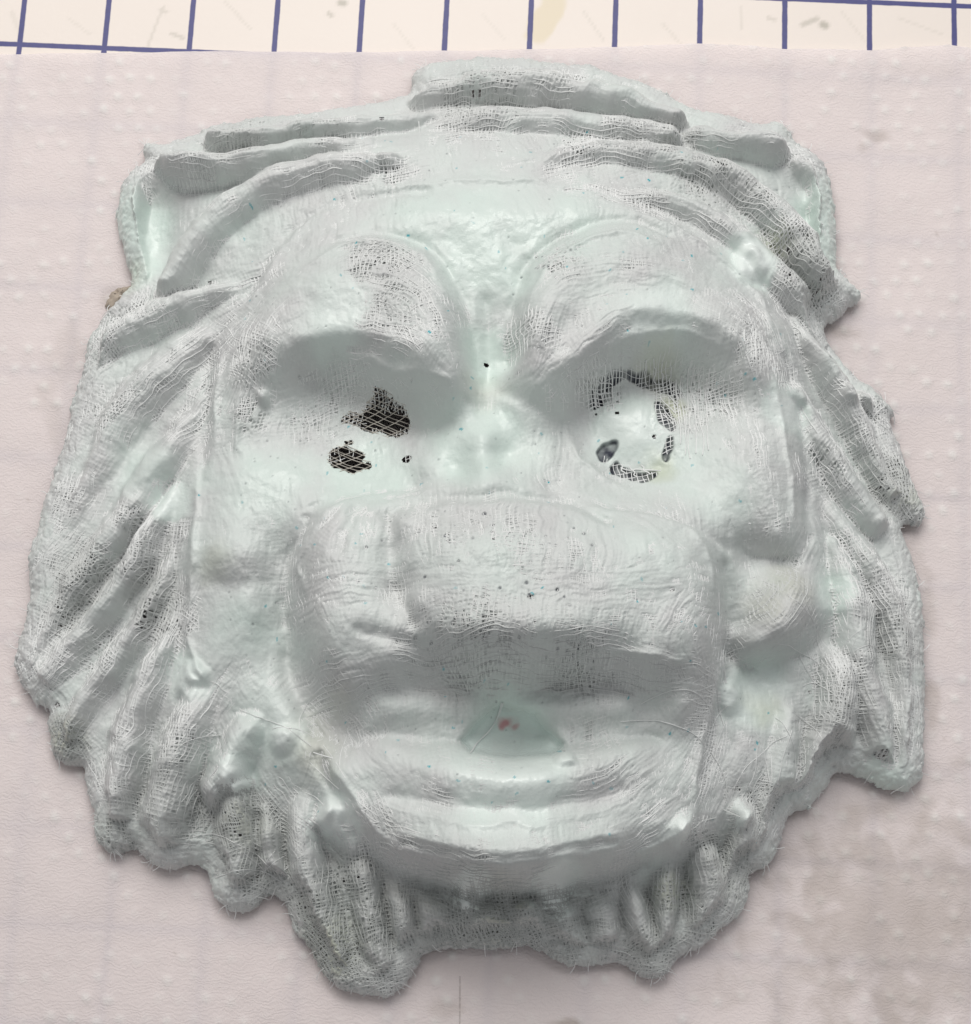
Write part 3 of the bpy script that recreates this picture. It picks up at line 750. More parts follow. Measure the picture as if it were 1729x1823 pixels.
for (px, py, r, v, z) in [(1400, 1040, 50, .4, 36), (1360, 1255, 36, .8, 26), (1170, 845, 34, .8, 28), (1390, 420, 34, .9, 30), (1190, 740, 30, 1.0, 26), (380, 1000, 40, .35, 35), (590, 1690, 60, .6, 17), (880, 1620, 60, .5, 18),
                       (865, 700, 40, .3, 40), (1370, 1080, 40, .35, 38), (230, 480, 40, .3, 14), (560, 1330, 60, .4, 32), (1200, 1590, 40, .5, 22), (430, 1460, 50, .35, 24), (110, 1310, 40, .5, 15), (600, 1250, 40, .2, 41), (1160, 680, 40, .7, 24), (1620, 870, 40, .3, 14)]:
    x, y = P(px, py, z)
    s = win(np.array([[x, y]]), r / 3.2)
    olive[s] = np.maximum(olive[s], v * (1 - sstep(0.1, 1.3, np.hypot(GX[s] - x, GY[s] - y) / (r / 6.4) + .35 * noise(GX[s], GY[s], 4, 13, 2))))
bare = np.clip(pit * (0.38 + 1.1 * opened) + opened * 0.2, 0, 1)
grey = field([(600, 1660, 120, .75), (850, 1650, 150, .6), (1010, 1650, 110, .55), (1170, 1640, 110, .55), (440, 1490, 100, .65), (1290, 1540, 90, .55), (300, 1440, 90, .48), (110, 1310, 50, .7), (200, 1490, 60, .6), (1520, 1300, 90, .3), (1600, 1150, 70, .3),
              (900, 1215, 200, .32), (640, 1200, 80, .25), (1190, 1210, 80, .25), (640, 500, 120, .2), (1130, 500, 150, .2), (900, 1030, 200, .12), (500, 1560, 70, .5), (700, 1500, 60, .25), (1330, 1420, 60, .3), (1590, 860, 60, .4), (1440, 480, 60, .4), (150, 1040, 80, .4), (270, 1060, 60, .45),  # muzzle-side entries paint shading into the grey; the others are bare gauze
              (860, 160, 100, .25), (450, 245, 120, .28), (1250, 290, 120, .28), (900, 1530, 180, .22), (1290, 1060, 60, .2), (1400, 1080, 80, .4), (600, 1150, 70, .2)])
bare = np.clip(bare + grey * (0.75 + 0.25 * noise(GX, GY, 6, 95, 3)) * (0.45 + 0.55 * cellw) * np.clip(1.2 - blob * 1.5 - filled * .5, 0, 1), 0, 1)
teal = np.zeros(GX.shape)
for k in range(150):
    px, py = rng.uniform(420, 1400), rng.uniform(200, 1500)
    if k < 14:
        px, py = [(1213, 217), (592, 340), (864, 648), (1223, 542), (975, 872), (596, 1050), (940, 1100), (1160, 300), (770, 640), (640, 460), (1050, 205), (1110, 620), (345, 870), (800, 590)][k]
    x, y = P(px, py, 38)
    a = rng.uniform(0, 3.14)
    s = win(np.array([[x, y]]), 1.6)
    X, Y = GX[s] - x, GY[s] - y
    d = np.hypot((X * math.cos(a) + Y * math.sin(a)) / rng.uniform(0.25, 0.6), (Y * math.cos(a) - X * math.sin(a)) / rng.uniform(0.16, 0.32))
    teal[s] = np.maximum(teal[s], (rng.uniform(0.3, .9) if k > 13 else 1) * (d < 1))

# ---------------------------------------------------------------- materials


class N:
    def __init__(self, name):
        self.m = bpy.data.materials.new(name)
        self.m.use_nodes = True
        self.t = self.m.node_tree
        self.b = self.t.nodes['Principled BSDF']
        self.o = self.t.nodes['Material Output']

    def node(self, typ, **kw):
        n = self.t.nodes.new(typ)
        for k, v in kw.items():
            setattr(n, k, v)
        return n

    def link(self, a, b):
        self.t.links.new(a, b)

    def put(self, sock, v):
        if isinstance(v, bpy.types.NodeSocket):
            self.link(v, sock)
        else:
            sock.default_value = v

    def attr(self, name):
        return self.node('ShaderNodeAttribute', attribute_name=name).outputs['Fac']

    def mix(self, fac, a, b, mode='MIX'):
        n = self.node('ShaderNodeMix', data_type='RGBA', blend_type=mode)
        self.put(n.inputs[0], fac)
        self.put(n.inputs[6], a)
        self.put(n.inputs[7], b)
        return n.outputs[2]

    def math(self, op, a, b=0.0, c=0.0, clamp=False):
        n = self.node('ShaderNodeMath', operation=op, use_clamp=clamp)
        self.put(n.inputs[0], a)
        self.put(n.inputs[1], b)
        self.put(n.inputs[2], c)
        return n.outputs[0]

    def noise(self, scale, detail=3.0, rough=0.5, vec=None):
        n = self.node('ShaderNodeTexNoise')
        n.inputs['Scale'].default_value = scale
        n.inputs['Detail'].default_value = detail
        n.inputs['Roughness'].default_value = rough
        self.link(vec if vec is not None else self.coord(), n.inputs['Vector'])
        return n.outputs[0]

    def coord(self):
        if not hasattr(self, '_c'):
            self._c = self.node('ShaderNodeTexCoord').outputs['Object']
        return self._c

    def ramp(self, v, a, b):
        n = self.node('ShaderNodeMapRange', clamp=True)
        self.put(n.inputs[0], v)
        n.inputs[1].default_value, n.inputs[2].default_value = a, b
        return n.outputs[0]

    def bump(self, h, dist, strength=1.0, prev=None):
        n = self.node('ShaderNodeBump')
        n.inputs['Distance'].default_value = dist
        n.inputs['Strength'].default_value = strength
        self.put(n.inputs['Height'], h)
        if prev is not None:
            self.link(prev, n.inputs['Normal'])
        return n.outputs[0]


def C4(r, g_, b):
    return (r, g_, b, 1.0)


def plaster_material():
    m = N('wet_plaster_gauze')
    n1 = m.noise(260.0, 4.0, 0.6)
    n2 = m.noise(60.0, 3.0, 0.5)
    c = m.mix(m.attr('thick'), C4(0.58, 0.585, 0.585), C4(0.625, 0.715, 0.675))
    c = m.mix(m.math('MULTIPLY', m.ramp(n2, 0.35, 0.75), 0.35), c, C4(0.68, 0.72, 0.70))
    c = m.mix(m.math('MULTIPLY', m.attr('bare'), 0.62, clamp=True), c, C4(0.33, 0.355, 0.34))
    c = m.mix(m.math('MULTIPLY', m.attr('olive'), 0.55), c, C4(0.42, 0.44, 0.27))
    c = m.mix(m.math('MULTIPLY', m.attr('wet'), 0.8), c, C4(0.64, 0.735, 0.705))
    c = m.mix(m.attr('blob'), c, C4(0.77, 0.82, 0.80))
    c = m.mix(m.attr('dark'), c, C4(0.035, 0.04, 0.06))
    c = m.mix(m.attr('teal'), c, C4(0.03, 0.36, 0.42))
    c = m.mix(m.math('MULTIPLY', m.attr('red'), 0.72), c, C4(0.50, 0.10, 0.13))
    m.put(m.b.inputs['Base Color'], c)
    r = m.math('MULTIPLY_ADD', m.ramp(n1, 0.3, 0.7), 0.25, 0.34)
    r = m.math('MULTIPLY_ADD', m.ramp(m.attr('thick'), 0.45, 1.0), -0.16, m.math('ADD', r, 0.08))
    r = m.math('MULTIPLY_ADD', m.attr('wet'), -0.3, r, clamp=True)
    m.put(m.b.inputs['Roughness'], r)
    m.b.inputs['Specular IOR Level'].default_value = 0.42
    m.put(m.b.inputs['Coat Weight'], m.math('MULTIPLY', m.ramp(m.math('ADD', m.attr('thick'), m.math('MULTIPLY', m.attr('blob'), 0.5)), 0.6, 1.2), 0.18))
    m.b.inputs['Coat Roughness'].default_value = 0.16
    b1 = m.bump(n1, 0.0005, 0.5)
    b2 = m.bump(m.noise(1500.0, 3.0, 0.6), 0.00016, 0.6, b1)
    m.put(m.b.inputs['Normal'], b2)
    return m.m


def simple(name, col, rough):
    m = N(name)
    m.put(m.b.inputs['Base Color'], m.mix(m.noise(400.0, 3.0), C4(*[v * 0.85 for v in col]), C4(*[min(1, v * 1.1) for v in col])))
    m.b.inputs['Roughness'].default_value = rough
    return m.m


def thread_material():
    m = N('cotton_thread')
    c = m.mix(m.noise(400.0, 3.0), C4(0.69, 0.705, 0.70), C4(0.82, 0.83, 0.825))
    c = m.mix(m.attr('grey'), c, C4(0.40, 0.42, 0.405))
    m.put(m.b.inputs['Base Color'], c)
    m.b.inputs['Roughness'].default_value = 0.6
    return m.m


def towel_material():
    m = N('paper_towel_tissue')
    n = m.noise(30.0, 4.0, 0.6)
    c = m.mix(n, C4(0.91, 0.825, 0.825), C4(0.95, 0.868, 0.866))
    c = m.mix(m.attr('dot'), c, C4(0.99, 0.955, 0.94))
    c = m.mix(m.math('MULTIPLY', m.attr('stain_shade'), m.ramp(m.noise(120.0, 4.0, 0.6), -0.3, 0.7)), c, C4(0.42, 0.36, 0.31))  # tints real stains and the painted shading at lower right
    sep = m.node('ShaderNodeSeparateXYZ')
    m.link(m.coord(), sep.inputs[0])
    lx_, ly_ = P(819, 1738, 1)
    dx_ = m.math('ABSOLUTE', m.math('SUBTRACT', sep.outputs[0], float(lx_) * MM))
    ln = m.math('MULTIPLY', m.math('LESS_THAN', dx_, 0.00022), m.math('LESS_THAN', sep.outputs[1], float(ly_) * MM))
    ln = m.math('MULTIPLY', ln, m.ramp(m.noise(420.0, 2.0), 0.46, 0.6))
    c = m.mix(m.math('MULTIPLY', ln, 0.4), c, C4(0.16, 0.13, 0.12))
    m.put(m.b.inputs['Base Color'], c)
    m.b.inputs['Roughness'].default_value = 0.9
    m.b.inputs['Specular IOR Level'].default_value = 0.1
    w = m.node('ShaderNodeTexWave', wave_type='BANDS', bands_direction='Y')
    w.inputs['Scale'].default_value = 260.0
    w.inputs['Distortion'].default_value = 14.0
    w.inputs['Detail'].default_value = 3.0
    w.inputs['Detail Scale'].default_value = 1.5
    m.link(m.coord(), w.inputs['Vector'])
    b1 = m.bump(w.outputs['Fac'], 0.0002, 0.3)
    b2 = m.bump(m.noise(900.0, 4.0, 0.65), 0.0003, 0.6, b1)
    m.put(m.b.inputs['Normal'], b2)
    tr = m.node('ShaderNodeBsdfTranslucent')
    m.put(tr.inputs['Color'], C4(0.97, 0.95, 0.94))
    mx = m.node('ShaderNodeMixShader')
    mx.inputs[0].default_value = 0.30
    m.link(m.b.outputs[0], mx.inputs[1])
    m.link(tr.outputs[0], mx.inputs[2])
    m.link(mx.outputs[0], m.o.inputs['Surface'])
    return m.m


GRID = 25.4


def mat_material():
    m = N('cutting_mat_print')
    sep = m.node('ShaderNodeSeparateXYZ')
    m.link(m.coord(), sep.inputs[0])

    def line(s):
        f = m.math('FRACT', m.math('MULTIPLY', s, 1000.0 / GRID))
        d = m.math('ABSOLUTE', m.math('SUBTRACT', f, 0.5))
        d = m.math('MULTIPLY_ADD', m.math('SUBTRACT', m.noise(300.0, 2.0), 0.5), 0.012, d)
        return m.ramp(d, 0.462, 0.474)
    l = m.math('MAXIMUM', line(sep.outputs[0]), line(sep.outputs[1]))
    c = m.mix(m.noise(18.0, 4.0, 0.6), C4(0.77, 0.695, 0.635), C4(0.83, 0.755, 0.70))
    c = m.mix(m.math('MULTIPLY', m.attr('stain_shade'), 0.8), c, C4(0.70, 0.60, 0.40))
    c = m.mix(m.attr('scratch'), c, C4(0.45, 0.42, 0.36))
    ink = m.mix(m.noise(700.0, 3.0), C4(0.008, 0.011, 0.13), C4(0.02, 0.028, 0.21))
    c = m.mix(m.math('MULTIPLY', l, 0.96), c, ink)
    m.put(m.b.inputs['Base Color'], c)
    m.b.inputs['Roughness'].default_value = 0.5
    m.put(m.b.inputs['Normal'], m.bump(m.noise(500.0, 3.0), 0.0001, 0.4))
    return m.m


MAT_PLASTER = plaster_material()
MAT_TOWEL, MAT_MAT = towel_material(), mat_material()
MAT_THREAD = thread_material()
MAT_TAN = simple('bare_thread', (0.50, 0.47, 0.42), 0.7)
MAT_BROWN = simple('brown_gauze_scrap', (0.42, 0.36, 0.30), 0.9)

# ---------------------------------------------------------------- mesh building


def grid_mesh(name, V, Fq, mat, attrs=None, normals=None, smooth=True):
    me = bpy.data.meshes.new(name)
    V = np.ascontiguousarray(V, np.float32)
    Fq = np.ascontiguousarray(Fq, np.int32)
    k = Fq.shape[1]
    me.vertices.add(len(V))
    me.vertices.foreach_set('co', V.ravel())
    me.loops.add(Fq.size)
    me.loops.foreach_set('vertex_index', Fq.ravel())
    me.polygons.add(len(Fq))
    me.polygons.foreach_set('loop_start', np.arange(0, Fq.size, k, dtype=np.int32))
    me.polygons.foreach_set('loop_total', np.full(len(Fq), k, np.int32))
    if smooth:
        me.polygons.foreach_set('use_smooth', np.ones(len(Fq), bool))
    for a, v in (attrs or {}).items():
        at = me.attributes.new(a, 'FLOAT', 'POINT')
        at.data.foreach_set('value', np.ascontiguousarray(v, np.float32))
    me.materials.append(mat)
    me.update(calc_edges=True)
    if normals is not None:
        me.normals_split_custom_set_from_vertices(np.ascontiguousarray(normals, np.float32))
    return me


def obj(name, me, parent=None, **props):
    o = bpy.data.objects.new(name, me)
    S.collection.objects.link(o)
    if parent is not None:
        o.parent = parent
    for k, v in props.items():
        o[k] = v
    return o


# ---------------------------------------------------------------- cutting mat
MAT_ROT = math.radians(-2.6)
mx_, my_ = np.arange(-200, 200.1, 0.8), np.concatenate([np.arange(-200, 105, 8.0), np.arange(105, 185, 0.8)])
MXg, MYg = np.meshgrid(mx_, my_)
stain_shade = np.zeros(MXg.shape)
scr = np.zeros(MXg.shape)
x, y = P(975, 30, 0)
d = np.hypot((MXg - x - (MYg - y) * 0.45) / 5.0, (MYg - y) / 9.5) + noise(MXg, MYg, 5, 201, 2) * .35
stain_shade = np.maximum(stain_shade, 0.75 * (1 - sstep(0.75, 1.05, d)))
for (ax, ay, bx, by, wd, v) in [(290, 10, 262, 82, .35, .35), (285, 15, 296, 20, .5, .4), (305, 58, 325, 66, .5, .5), (400, 0, 445, 50, .3, .25), (585, 22, 590, 26, .6, .6), (606, 3, 612, 4, .9, .8), (1430, 42, 1455, 32, .7, .6), (1466, 42, 1470, 44, 1.0, .9),
                                (1180, 40, 1215, 80, .3, .25), (1318, 10, 1320, 50, .3, .25), (1368, 30, 1380, 34, .5, .4), (700, 40, 735, 85, .3, .2), (1040, 20, 1075, 70, .3, .25), (860, 25, 900, 70, .3, .15), (1500, 20, 1540, 70, .3, .2), (1600, 30, 1680, 60, .3, .2), (120, 30, 160, 60, .3, .2), (20, 20, 36, 60, .6, .2)]:
    (ax, ay), (bx, by) = P(ax, ay, 0), P(bx, by, 0)
    ex, ey = bx - ax, by - ay
    t = np.clip(((MXg - ax) * ex + (MYg - ay) * ey) / (ex * ex + ey * ey + 1e-9), 0, 1)
    d = np.hypot(MXg - ax - t * ex, MYg - ay - t * ey)
    scr = np.maximum(scr, v * (1 - sstep(wd * .5, wd * 1.8, d)))
idx = np.arange(MXg.size).reshape(MXg.shape)
Fq = np.stack([idx[:-1, :-1], idx[:-1, 1:], idx[1:, 1:], idx[1:, :-1]], -1).reshape(-1, 4)
# the print's origin: one grid crossing sits at photo pixel (185, 84)
gx, gy = P(185, 84, 0)
cr, sr = math.cos(MAT_ROT), math.sin(MAT_ROT)
ox, oy = gx, gy
lx, ly = (MXg - ox) * cr + (MYg - oy) * sr, -(MXg - ox) * sr + (MYg - oy) * cr
V = np.stack([lx.ravel(), ly.ravel(), np.full(lx.size, 0.0)], 1) * MM
mo = obj('cutting_mat', grid_mesh('cutting_mat', V, Fq, MAT_MAT, {'stain_shade': stain_shade.ravel(), 'scratch': scr.ravel()}),
         label='cream cutting mat printed with a navy blue inch grid', category='mat')
mo.location = (ox * MM, oy * MM, -0.0005)
mo.rotation_euler = (0, 0, MAT_ROT)

# ---------------------------------------------------------------- paper towel
tx = np.arange(-175, 175.1, 0.9)
edge_px = np.array([(-200, 97), (0, 96), (200, 95), (400, 91), (600, 93), (800, 91), (1000, 89), (1120, 84), (1245, 79), (1330, 83), (1400, 90), (1550, 93), (1620, 86), (1690, 82), (1729, 88), (1900, 92)], float)
ex, ey = P(edge_px[:, 0], edge_px[:, 1], 1.0)
top = np.interp(tx, ex, ey)
nv = 360
tv = np.linspace(0, 1, nv)
TX = np.repeat(tx[None, :], nv, 0)
TY = top[None, :] * (1 - tv[:, None]) - 178.0 * tv[:, None]
TZ = 1.3 + 0.6 * noise(TX, TY, 45, 301, 2) + 0.65 * noise(TX, TY * 0.6, 18, 303, 2) + 0.26 * noise(TX, TY, 9, 302, 3)
TZ += np.exp(-((TX - 108) / 26) ** 2 - ((TY - top[None, :]) / 9) ** 2) * 1.0
# embossed dots: staggered rows, each a low pillow
ds = 6.4
rw = np.round(TY / (ds * .82))
cc = np.round(TX / ds - 0.5 * (rw % 2))
jx, jy = (hash2(cc + 900, rw + 900, 5) - .5) * 1.6, (hash2(cc + 900, rw + 900, 6) - .5) * 1.6
dd = np.hypot(TX - (cc + 0.5 * (rw % 2)) * ds - jx, TY - rw * ds * .82 - jy)
dot = (1 - sstep(0.3, 1.9, dd + .35 * noise(TX, TY, 2.0, 306))) * sstep(.1, .9, hash2(cc + 900, rw + 900, 7)) * (0.3 + 0.7 * sstep(-.45, .3, noise(TX, TY, 30, 305, 2)))
TZ += dot * 0.6
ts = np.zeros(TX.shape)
for (px, py, rx, ry, v) in [(1560, 245, 26, 14, .45), (1535, 262, 10, 14, .3), (120, 640, 34, 90, .22), (90, 690, 26, 40, .22), (200, 525, 26, 26, .35), (1660, 1270, 16, 60, .5), (1620, 1460, 50, 30, .22), (1610, 1640, 260, 240, .5), (1660, 1540, 90, 90, .4), (1640, 1500, 40, 30, .3), (1440, 1560, 50, 40, .2), (800, 1795, 34, 16, .35), (1010, 1826, 26, 9, .75),  # real stains, plus a broad lower-right patch that paints in soft shading
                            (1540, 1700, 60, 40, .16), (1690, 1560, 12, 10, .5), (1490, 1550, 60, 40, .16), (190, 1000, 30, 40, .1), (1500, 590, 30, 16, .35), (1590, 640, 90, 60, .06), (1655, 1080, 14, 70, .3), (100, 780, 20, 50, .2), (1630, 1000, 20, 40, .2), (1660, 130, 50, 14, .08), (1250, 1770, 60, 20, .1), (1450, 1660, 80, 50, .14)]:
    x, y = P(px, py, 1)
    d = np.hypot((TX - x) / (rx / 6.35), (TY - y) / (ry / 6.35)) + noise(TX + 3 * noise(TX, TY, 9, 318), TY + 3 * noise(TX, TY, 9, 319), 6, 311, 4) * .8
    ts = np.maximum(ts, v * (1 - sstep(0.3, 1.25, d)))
for k in range(40):
    x, y = rng.uniform(-140, 140), rng.uniform(-150, 120)
    ts = np.maximum(ts, rng.uniform(.2, .5) * (np.hypot(TX - x, TY - y) < rng.uniform(.3, .7)))
idx = np.arange(TX.size).reshape(TX.shape)
Fq = np.stack([idx[:-1, :-1], idx[1:, :-1], idx[1:, 1:], idx[:-1, 1:]], -1).reshape(-1, 4)
V = np.stack([TX.ravel(), TY.ravel(), TZ.ravel()], 1) * MM
obj('paper_towel', grid_mesh('paper_towel', V, Fq, MAT_TOWEL, {'stain_shade': ts.ravel(), 'dot': dot.ravel() * 1.0}),
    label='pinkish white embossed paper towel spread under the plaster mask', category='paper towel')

# ---------------------------------------------------------------- the mask
mask = obj('lion_mask', None, None, label='white plaster gauze lion mask with mane, drying on a paper towel', category='mask')
HB = blur(H2, 0.7) * 0.35 + H2 * 0.65
ZB = HB
hx = np.gradient(ZB, STEP, axis=1)
hy = np.gradient(ZB, STEP, axis=0)
NL = np.sqrt(hx * hx + hy * hy + 1)
NRM = np.stack([-hx / NL, -hy / NL, 1 / NL], -1).reshape(-1, 3)
XYZ = np.stack([GX.ravel(), GY.ravel(), ZB.ravel()], 1) * MM
dark = np.clip(spk + sstep(0.1, 0.7, eyeb) * (0.72 + 0.6 * noise(GX, GY, 1.6, 74, 2)), 0, 1)
ATT = {'wet': sstep(-0.6, 0.6, msd).ravel(), 'blob': blob.ravel(), 'dark': dark.ravel(), 'thick': thick.ravel(), 'bare': bare.ravel(), 'olive': olive.ravel(), 'teal': teal.ravel(), 'red': red.ravel()}
idx = np.arange(GX.size).reshape(GX.shape)
QF = np.stack([idx[:-1, :-1], idx[:-1, 1:], idx[1:, 1:], idx[1:, :-1]], -1)
okq = BODY[:-1, :-1] & BODY[:-1, 1:] & BODY[1:, 1:] & BODY[1:, :-1]
RQ = REG[:-1, :-1]


def part(name, sel, mat=MAT_PLASTER, **props):
    f = QF[sel & okq]
    if len(f) < 40:
        return None
    u, inv = np.unique(f, return_inverse=True)
    me = grid_mesh(name, XYZ[u], inv.reshape(f.shape), mat, {k: v[u] for k, v in ATT.items()}, NRM[u])
    return obj(name, me, props.pop('parent', mask), **props)


made = {}
for i, nm in enumerate(region_names):
    made.setdefault(nm, []).append(part(nm, RQ == i, MAT_PLASTER, **({'label': 'small mouth opening with a wet pool and a pink spot'} if nm == 'mouth' else {})))
mane = part('mane', RQ == 99)
for i in range(len(LOCKS)):
    if i in (EAR_L - 1, EAR_R - 1):
        part('ear', RQ == 101 + i)
    else:
        part('mane_lock', RQ == 101 + i, parent=mane)

# loose weave: every thread laid over the relief, sinking into the plaster where that covers it
TV, TF = [], []
tn = 0


def thread(px, py, vis, rad, lift=0.0, free=None):
    """a thread as a low three-sided strand along px, py (mm)"""
    global tn
    z = samp(HS, px, py)
    inside = samp(SD, px, py)
    if free is None:
        vis = np.where(inside > 0.15, vis, 0)
    else:
        z = np.linspace(free, max(1.9, free * 0.55), len(px))
    ok = vis > 0.12
    z = z + lift + (-0.34 + 0.52 * np.clip(vis, 0, 1)) + noise(px, py, 2.0, 401) * 0.14 + noise(px, py, 6.0, 402) * 0.16
    tx_, ty_ = np.gradient(px), np.gradient(py)
    l = np.hypot(tx_, ty_) + 1e-9
    nx_, ny_ = -ty_ / l, tx_ / l
    i = 0
    n_ = len(px)
    while i < n_:
        if not ok[i]:
            i += 1
            continue
        j = i
        while j + 1 < n_ and ok[j + 1]:
            j += 1
        if j - i >= 2:
            s = slice(i, j + 1)
            r = rad * (0.7 + 0.4 * np.clip(vis[s], 0, 1) + 0.3 * noise(px[s], py[s], 1.8, 403))
            a = np.stack([px[s] - nx_[s] * r, py[s] - ny_[s] * r, z[s] - 0.05], 1)
            b = np.stack([px[s], py[s], z[s] + r * 0.75], 1)
            c = np.stack([px[s] + nx_[s] * r, py[s] + ny_[s] * r, z[s] - 0.05], 1)
            k = j - i + 1
            TV.append(np.stack([a, b, c], 1).reshape(-1, 3))
            base = tn + np.arange(k - 1)[:, None] * 3
            TF.append(np.concatenate([base + np.array([[1, 0, 3, 4]]), base + np.array([[2, 1, 4, 5]])]))
            tn += 3 * k
        i = j + 1


def nz1(s_, o_, seed):
    return noise(s_, o_, 11, seed, 2) * 1.3


for si, (xy, nor, arc, W, strength, shear) in enumerate(strips):
    L = arc[-1]
    ns = max(6, int(L / 0.75))
    so = np.linspace(0, L, ns)

    def at(s_, o_):
        px = np.interp(s_, arc, xy[:, 0]) + np.interp(s_, arc, nor[:, 0]) * o_
        py = np.interp(s_, arc, xy[:, 1]) + np.interp(s_, arc, nor[:, 1]) * o_
        return px, py
    kmax = int(W / pitch)
    for k in range(-kmax, kmax + 1):
        o0 = np.full(ns, k * pitch)
        o = o0 + warp(so, o0, 100 + si)
        px, py = at(so, o)
        vis = samp(g, px, py) * strength * 1.3 * (1 - sstep(0.75, 1.0, abs(k) * pitch / W)) + samp(opened, px, py) * .45
        vis = vis * (0.65 + 0.5 * hash2(np.array([k + 500]), np.array([si]), 9)[0])
        thread(px, py, vis, 0.13)
    no = max(5, int(2 * W / 0.75))
    oo = np.linspace(-W, W, no)
    for k in range(int(-W * abs(shear) / pitch), int((L + W * abs(shear)) / pitch) + 1):
        s0 = k * pitch + shear * oo
        s1 = s0 + warp(s0, oo, 300 + si)
        m = (s1 >= 0) & (s1 <= L)
        if m.sum() < 5:
            continue
        px, py = at(s1[m], oo[m])
        vis = samp(g, px, py) * strength * 1.3 * (1 - sstep(0.75, 1.0, np.abs(oo[m]) / W)) + samp(opened, px, py) * .45
        vis = vis * (0.4 + 0.6 * hash2(np.array([k + 500]), np.array([si]), 11)[0])
        thread(px, py, vis, 0.13)
Vt, Ft = np.vstack(TV) * MM, np.vstack(TF)
obj('gauze_weave', grid_mesh('gauze_weave', Vt, Ft, MAT_THREAD, {'grey': samp(np.clip(grey * 1.25, 0, 1), Vt[:, 0] / MM, Vt[:, 1] / MM)}), mask, kind='stuff')
print('threads', len(Ft), 'mask quads', int(okq.sum()))
TV, TF, tn = [], [], 0
# threads bridging the open eye
eye_near = blur(eye_l.astype(float), 3.0)
x725 = P(712, 823, 33)[0]
for (ang, pt, n_, L, cxp, cyp, z0) in [(-24, 1.15, 17, 22, 655, 775, 32.5), (26, 2.1, 10, 22, 655, 775, 32.5)]:
    x, y = P(cxp, cyp, z0)
    ca, sa = math.cos(math.radians(ang)), math.sin(math.radians(ang))
    for k in range(-n_, n_ + 1):
        t = np.linspace(-L, L, 60)
        o = k * pt + noise(t, t * 0 + k * 7.3, 9, 501, 2) * 0.9 + rng.uniform(-.2, .2)
        px, py = x + ca * t - sa * o, y + sa * t + ca * o
        near_h = samp(eye_near, px, py) * (px < x725 + np.where(py > P(700, 790, 33)[1], 50, 0))
        thread(px, py, np.where(near_h > 0.12, 0.75, 0), 0.095)
obj('eye_threads', grid_mesh('eye_threads', np.vstack(TV) * MM, np.vstack(TF), MAT_TAN), made['eye'][0], kind='stuff')

TV, TF, tn = [], [], 0
# threads across the dark ring of the right eye
for (x0, y0, x1, y1, z0) in [(1055, 690, 1062, 730, 30), (1068, 680, 1074, 725, 30), (1080, 672, 1090, 715, 30), (1050, 702, 1090, 694, 30), (1052, 712, 1085, 707, 30), (1145, 660, 1150, 690, 30), (1160, 655, 1166, 685, 30),
                            (1176, 660, 1182, 690, 30), (1192, 664, 1196, 700, 30), (1204, 676, 1206, 800, 31), (1212, 672, 1215, 820, 31), (1222, 668, 1222, 830, 31), (1232, 668, 1234, 820, 32), (1175, 712, 1200, 740, 31), (1172, 728, 1198, 756, 31),
                            (1178, 745, 1200, 764, 31), (1185, 705, 1206, 725, 31), (1100, 835, 1112, 850, 30), (1118, 838, 1130, 856, 30), (1140, 838, 1152, 852, 30), (1100, 842, 1170, 850, 30), (1244, 672, 1246, 820, 33), (1256, 676, 1258, 810, 34)]:
    t = np.linspace(0, 1, 24)
    (ax, ay), (bx, by) = P(x0, y0, z0), P(x1, y1, z0)
    px, py = ax + (bx - ax) * t + noise(t * 20, t * 0 + x0, 6, 611) * .5, ay + (by - ay) * t + noise(t * 20, t * 0 + y0, 6, 612) * .5
    thread(px, py, np.full(24, .9), 0.13, 0.15)
obj('eye_threads', grid_mesh('eye_threads', np.vstack(TV) * MM, np.vstack(TF), MAT_THREAD), made['eye'][1], kind='stuff')
# the strings hanging across the mouth
TV, TF, tn = [], [], 0
for rows in ([(893, 1252), (886, 1275), (872, 1298), (850, 1322), (838, 1345)], [(896, 1252), (892, 1262), (884, 1280)]):
    c = catmull(rows, 30)
    px, py = P(c[:, 0], c[:, 1], 34)
    thread(px, py, np.full(30, .9), 0.16, 0.5)
obj('mouth_string', grid_mesh('mouth_string', np.vstack(TV) * MM, np.vstack(TF), MAT_THREAD), made['mouth'][0])
# stray fibres lying loose on the cloth
TV, TF, tn = [], [], 0
SEED = [(1270, 1300, 105), (1255, 1350, 95), (1285, 1220, 110), (1420, 1420, 60), (1380, 1420, 100), (470, 1560, 40), (480, 1570, 140), (330, 1340, 60), (1640, 900, 80), (1490, 1240, 100), (1500, 1200, 95), (1505, 1260, 110), (560, 1330, 140), (1300, 1440, 60), (620, 1400, 125)]
for k in range(3 * len(SEED)):
    if k < 3 * len(SEED):
        px0, py0, ang = SEED[k % len(SEED)]
        px0, py0, ang = px0 + rng.normal() * 8, py0 + rng.normal() * 8, math.radians(ang + rng.normal() * 12)
    else:
        a = rng.uniform(0, 6.28)
        rr = rng.uniform(0.55, 0.97)
        px0, py0, ang = 850 + math.cos(a) * rr * 790, 930 + math.sin(a) * rr * 800, rng.uniform(0, 6.28)
    x, y = P(px0, py0, 22)
    n_ = int(rng.uniform(14, 44))
    cur = rng.normal() * 0.03
    ths = ang + np.cumsum(np.full(n_, cur) + rng.normal(size=n_) * 0.05)
    px, py = x + np.cumsum(np.cos(ths)) * 0.6, y + np.cumsum(np.sin(ths)) * 0.6
    thread(px, py, np.full(n_, .85), 0.085, 0.02 + 0.25 * rng.random())
ringf = catmull(np.vstack([OUT, OUT[:1]]), 900)
rf = PXY(ringf, 4.0)
tg = np.gradient(rf, axis=0)
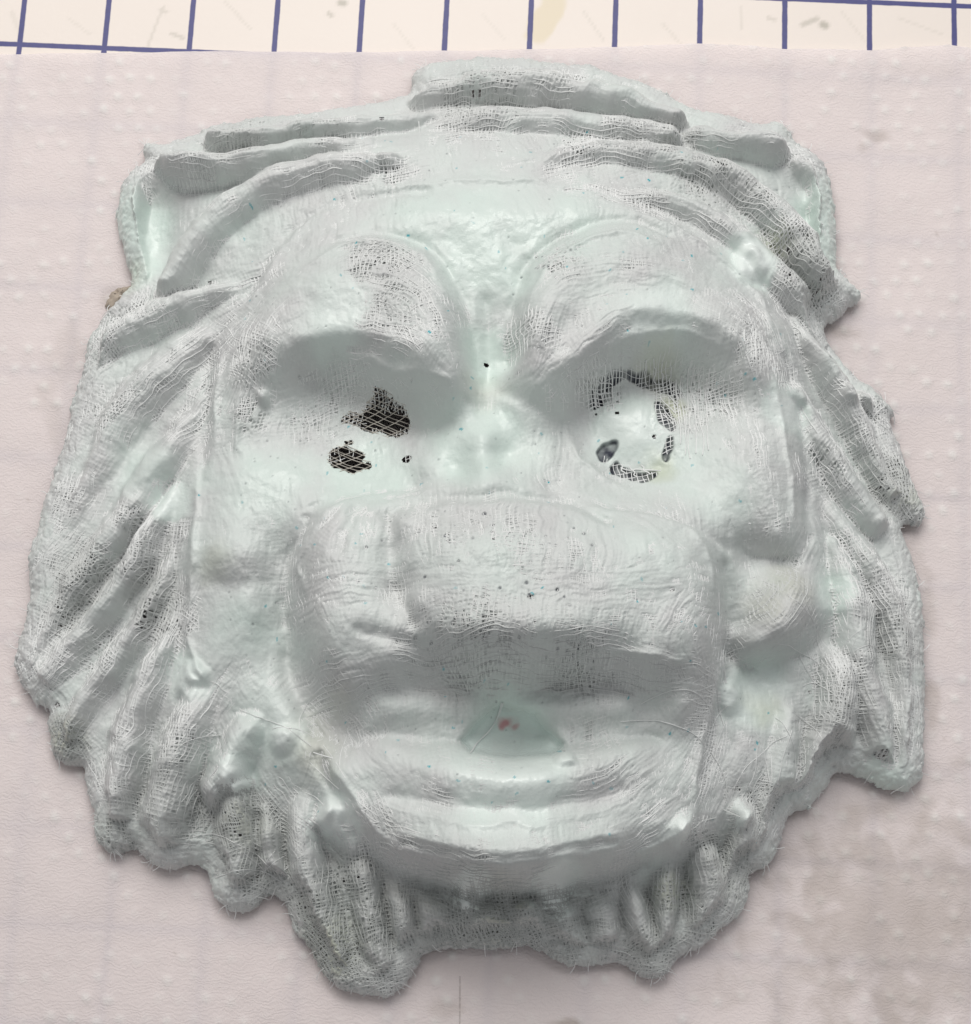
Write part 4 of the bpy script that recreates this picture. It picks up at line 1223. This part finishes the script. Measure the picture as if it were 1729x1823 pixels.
on = np.stack([-tg[:, 1], tg[:, 0]], 1) / (np.hypot(*tg.T)[:, None] + 1e-9)
if np.mean(np.sum(on * rf, 1)) < 0:
    on = -on
for k in range(300):
    i = rng.integers(0, 900)
    n_ = int(rng.uniform(6, 11))
    ang = math.atan2(on[i, 1], on[i, 0]) + rng.normal() * 0.7
    ths = ang + np.cumsum(np.full(n_, rng.normal() * 0.06) + rng.normal(size=n_) * 0.08)
    px, py = rf[i, 0] - on[i, 0] * 2.0 + np.cumsum(np.cos(ths)) * 0.4, rf[i, 1] - on[i, 1] * 2.0 + np.cumsum(np.sin(ths)) * 0.4
    thread(px, py, np.full(n_, .85), 0.085, 0.1, free=float(np.clip(samp(HS, px[:1], py[:1])[0], 2.5, 9)))
obj('loose_fibres', grid_mesh('loose_fibres', np.vstack(TV) * MM, np.vstack(TF), MAT_THREAD), mask, kind='stuff')
# a scrap of brown unplastered gauze poking out beside the left ear
u_, v_ = np.meshgrid(np.linspace(-1, 1, 22), np.linspace(-1, 1, 22))
x, y = P(214, 526, 4)
a_ = math.radians(38)
lx_, ly_ = u_ * 5.0 * (1 - 0.2 * v_) + noise(u_ * 6, v_ * 6, 1.7, 703) * .8, v_ * 3.0 * (1 - .45 * u_ ** 2) + noise(u_ * 6, v_ * 6, 1.7, 702) * .8
sx_, sy_ = x + lx_ * math.cos(a_) - ly_ * math.sin(a_), y + lx_ * math.sin(a_) + ly_ * math.cos(a_)
sz_ = 1.6 + 1.5 * np.clip(1 - v_ ** 2, 0, 1) * np.clip(1 - u_ ** 4, 0, 1) + noise(sx_, sy_, 1.2, 701, 3) * 1.2
idx = np.arange(u_.size).reshape(u_.shape)
obj('gauze_scrap', grid_mesh('gauze_scrap', np.stack([sx_.ravel(), sy_.ravel(), sz_.ravel()], 1) * MM,
                             np.stack([idx[:-1, :-1], idx[:-1, 1:], idx[1:, 1:], idx[1:, :-1]], -1).reshape(-1, 4), MAT_BROWN), mask, label='brown scrap of bare gauze at the edge')
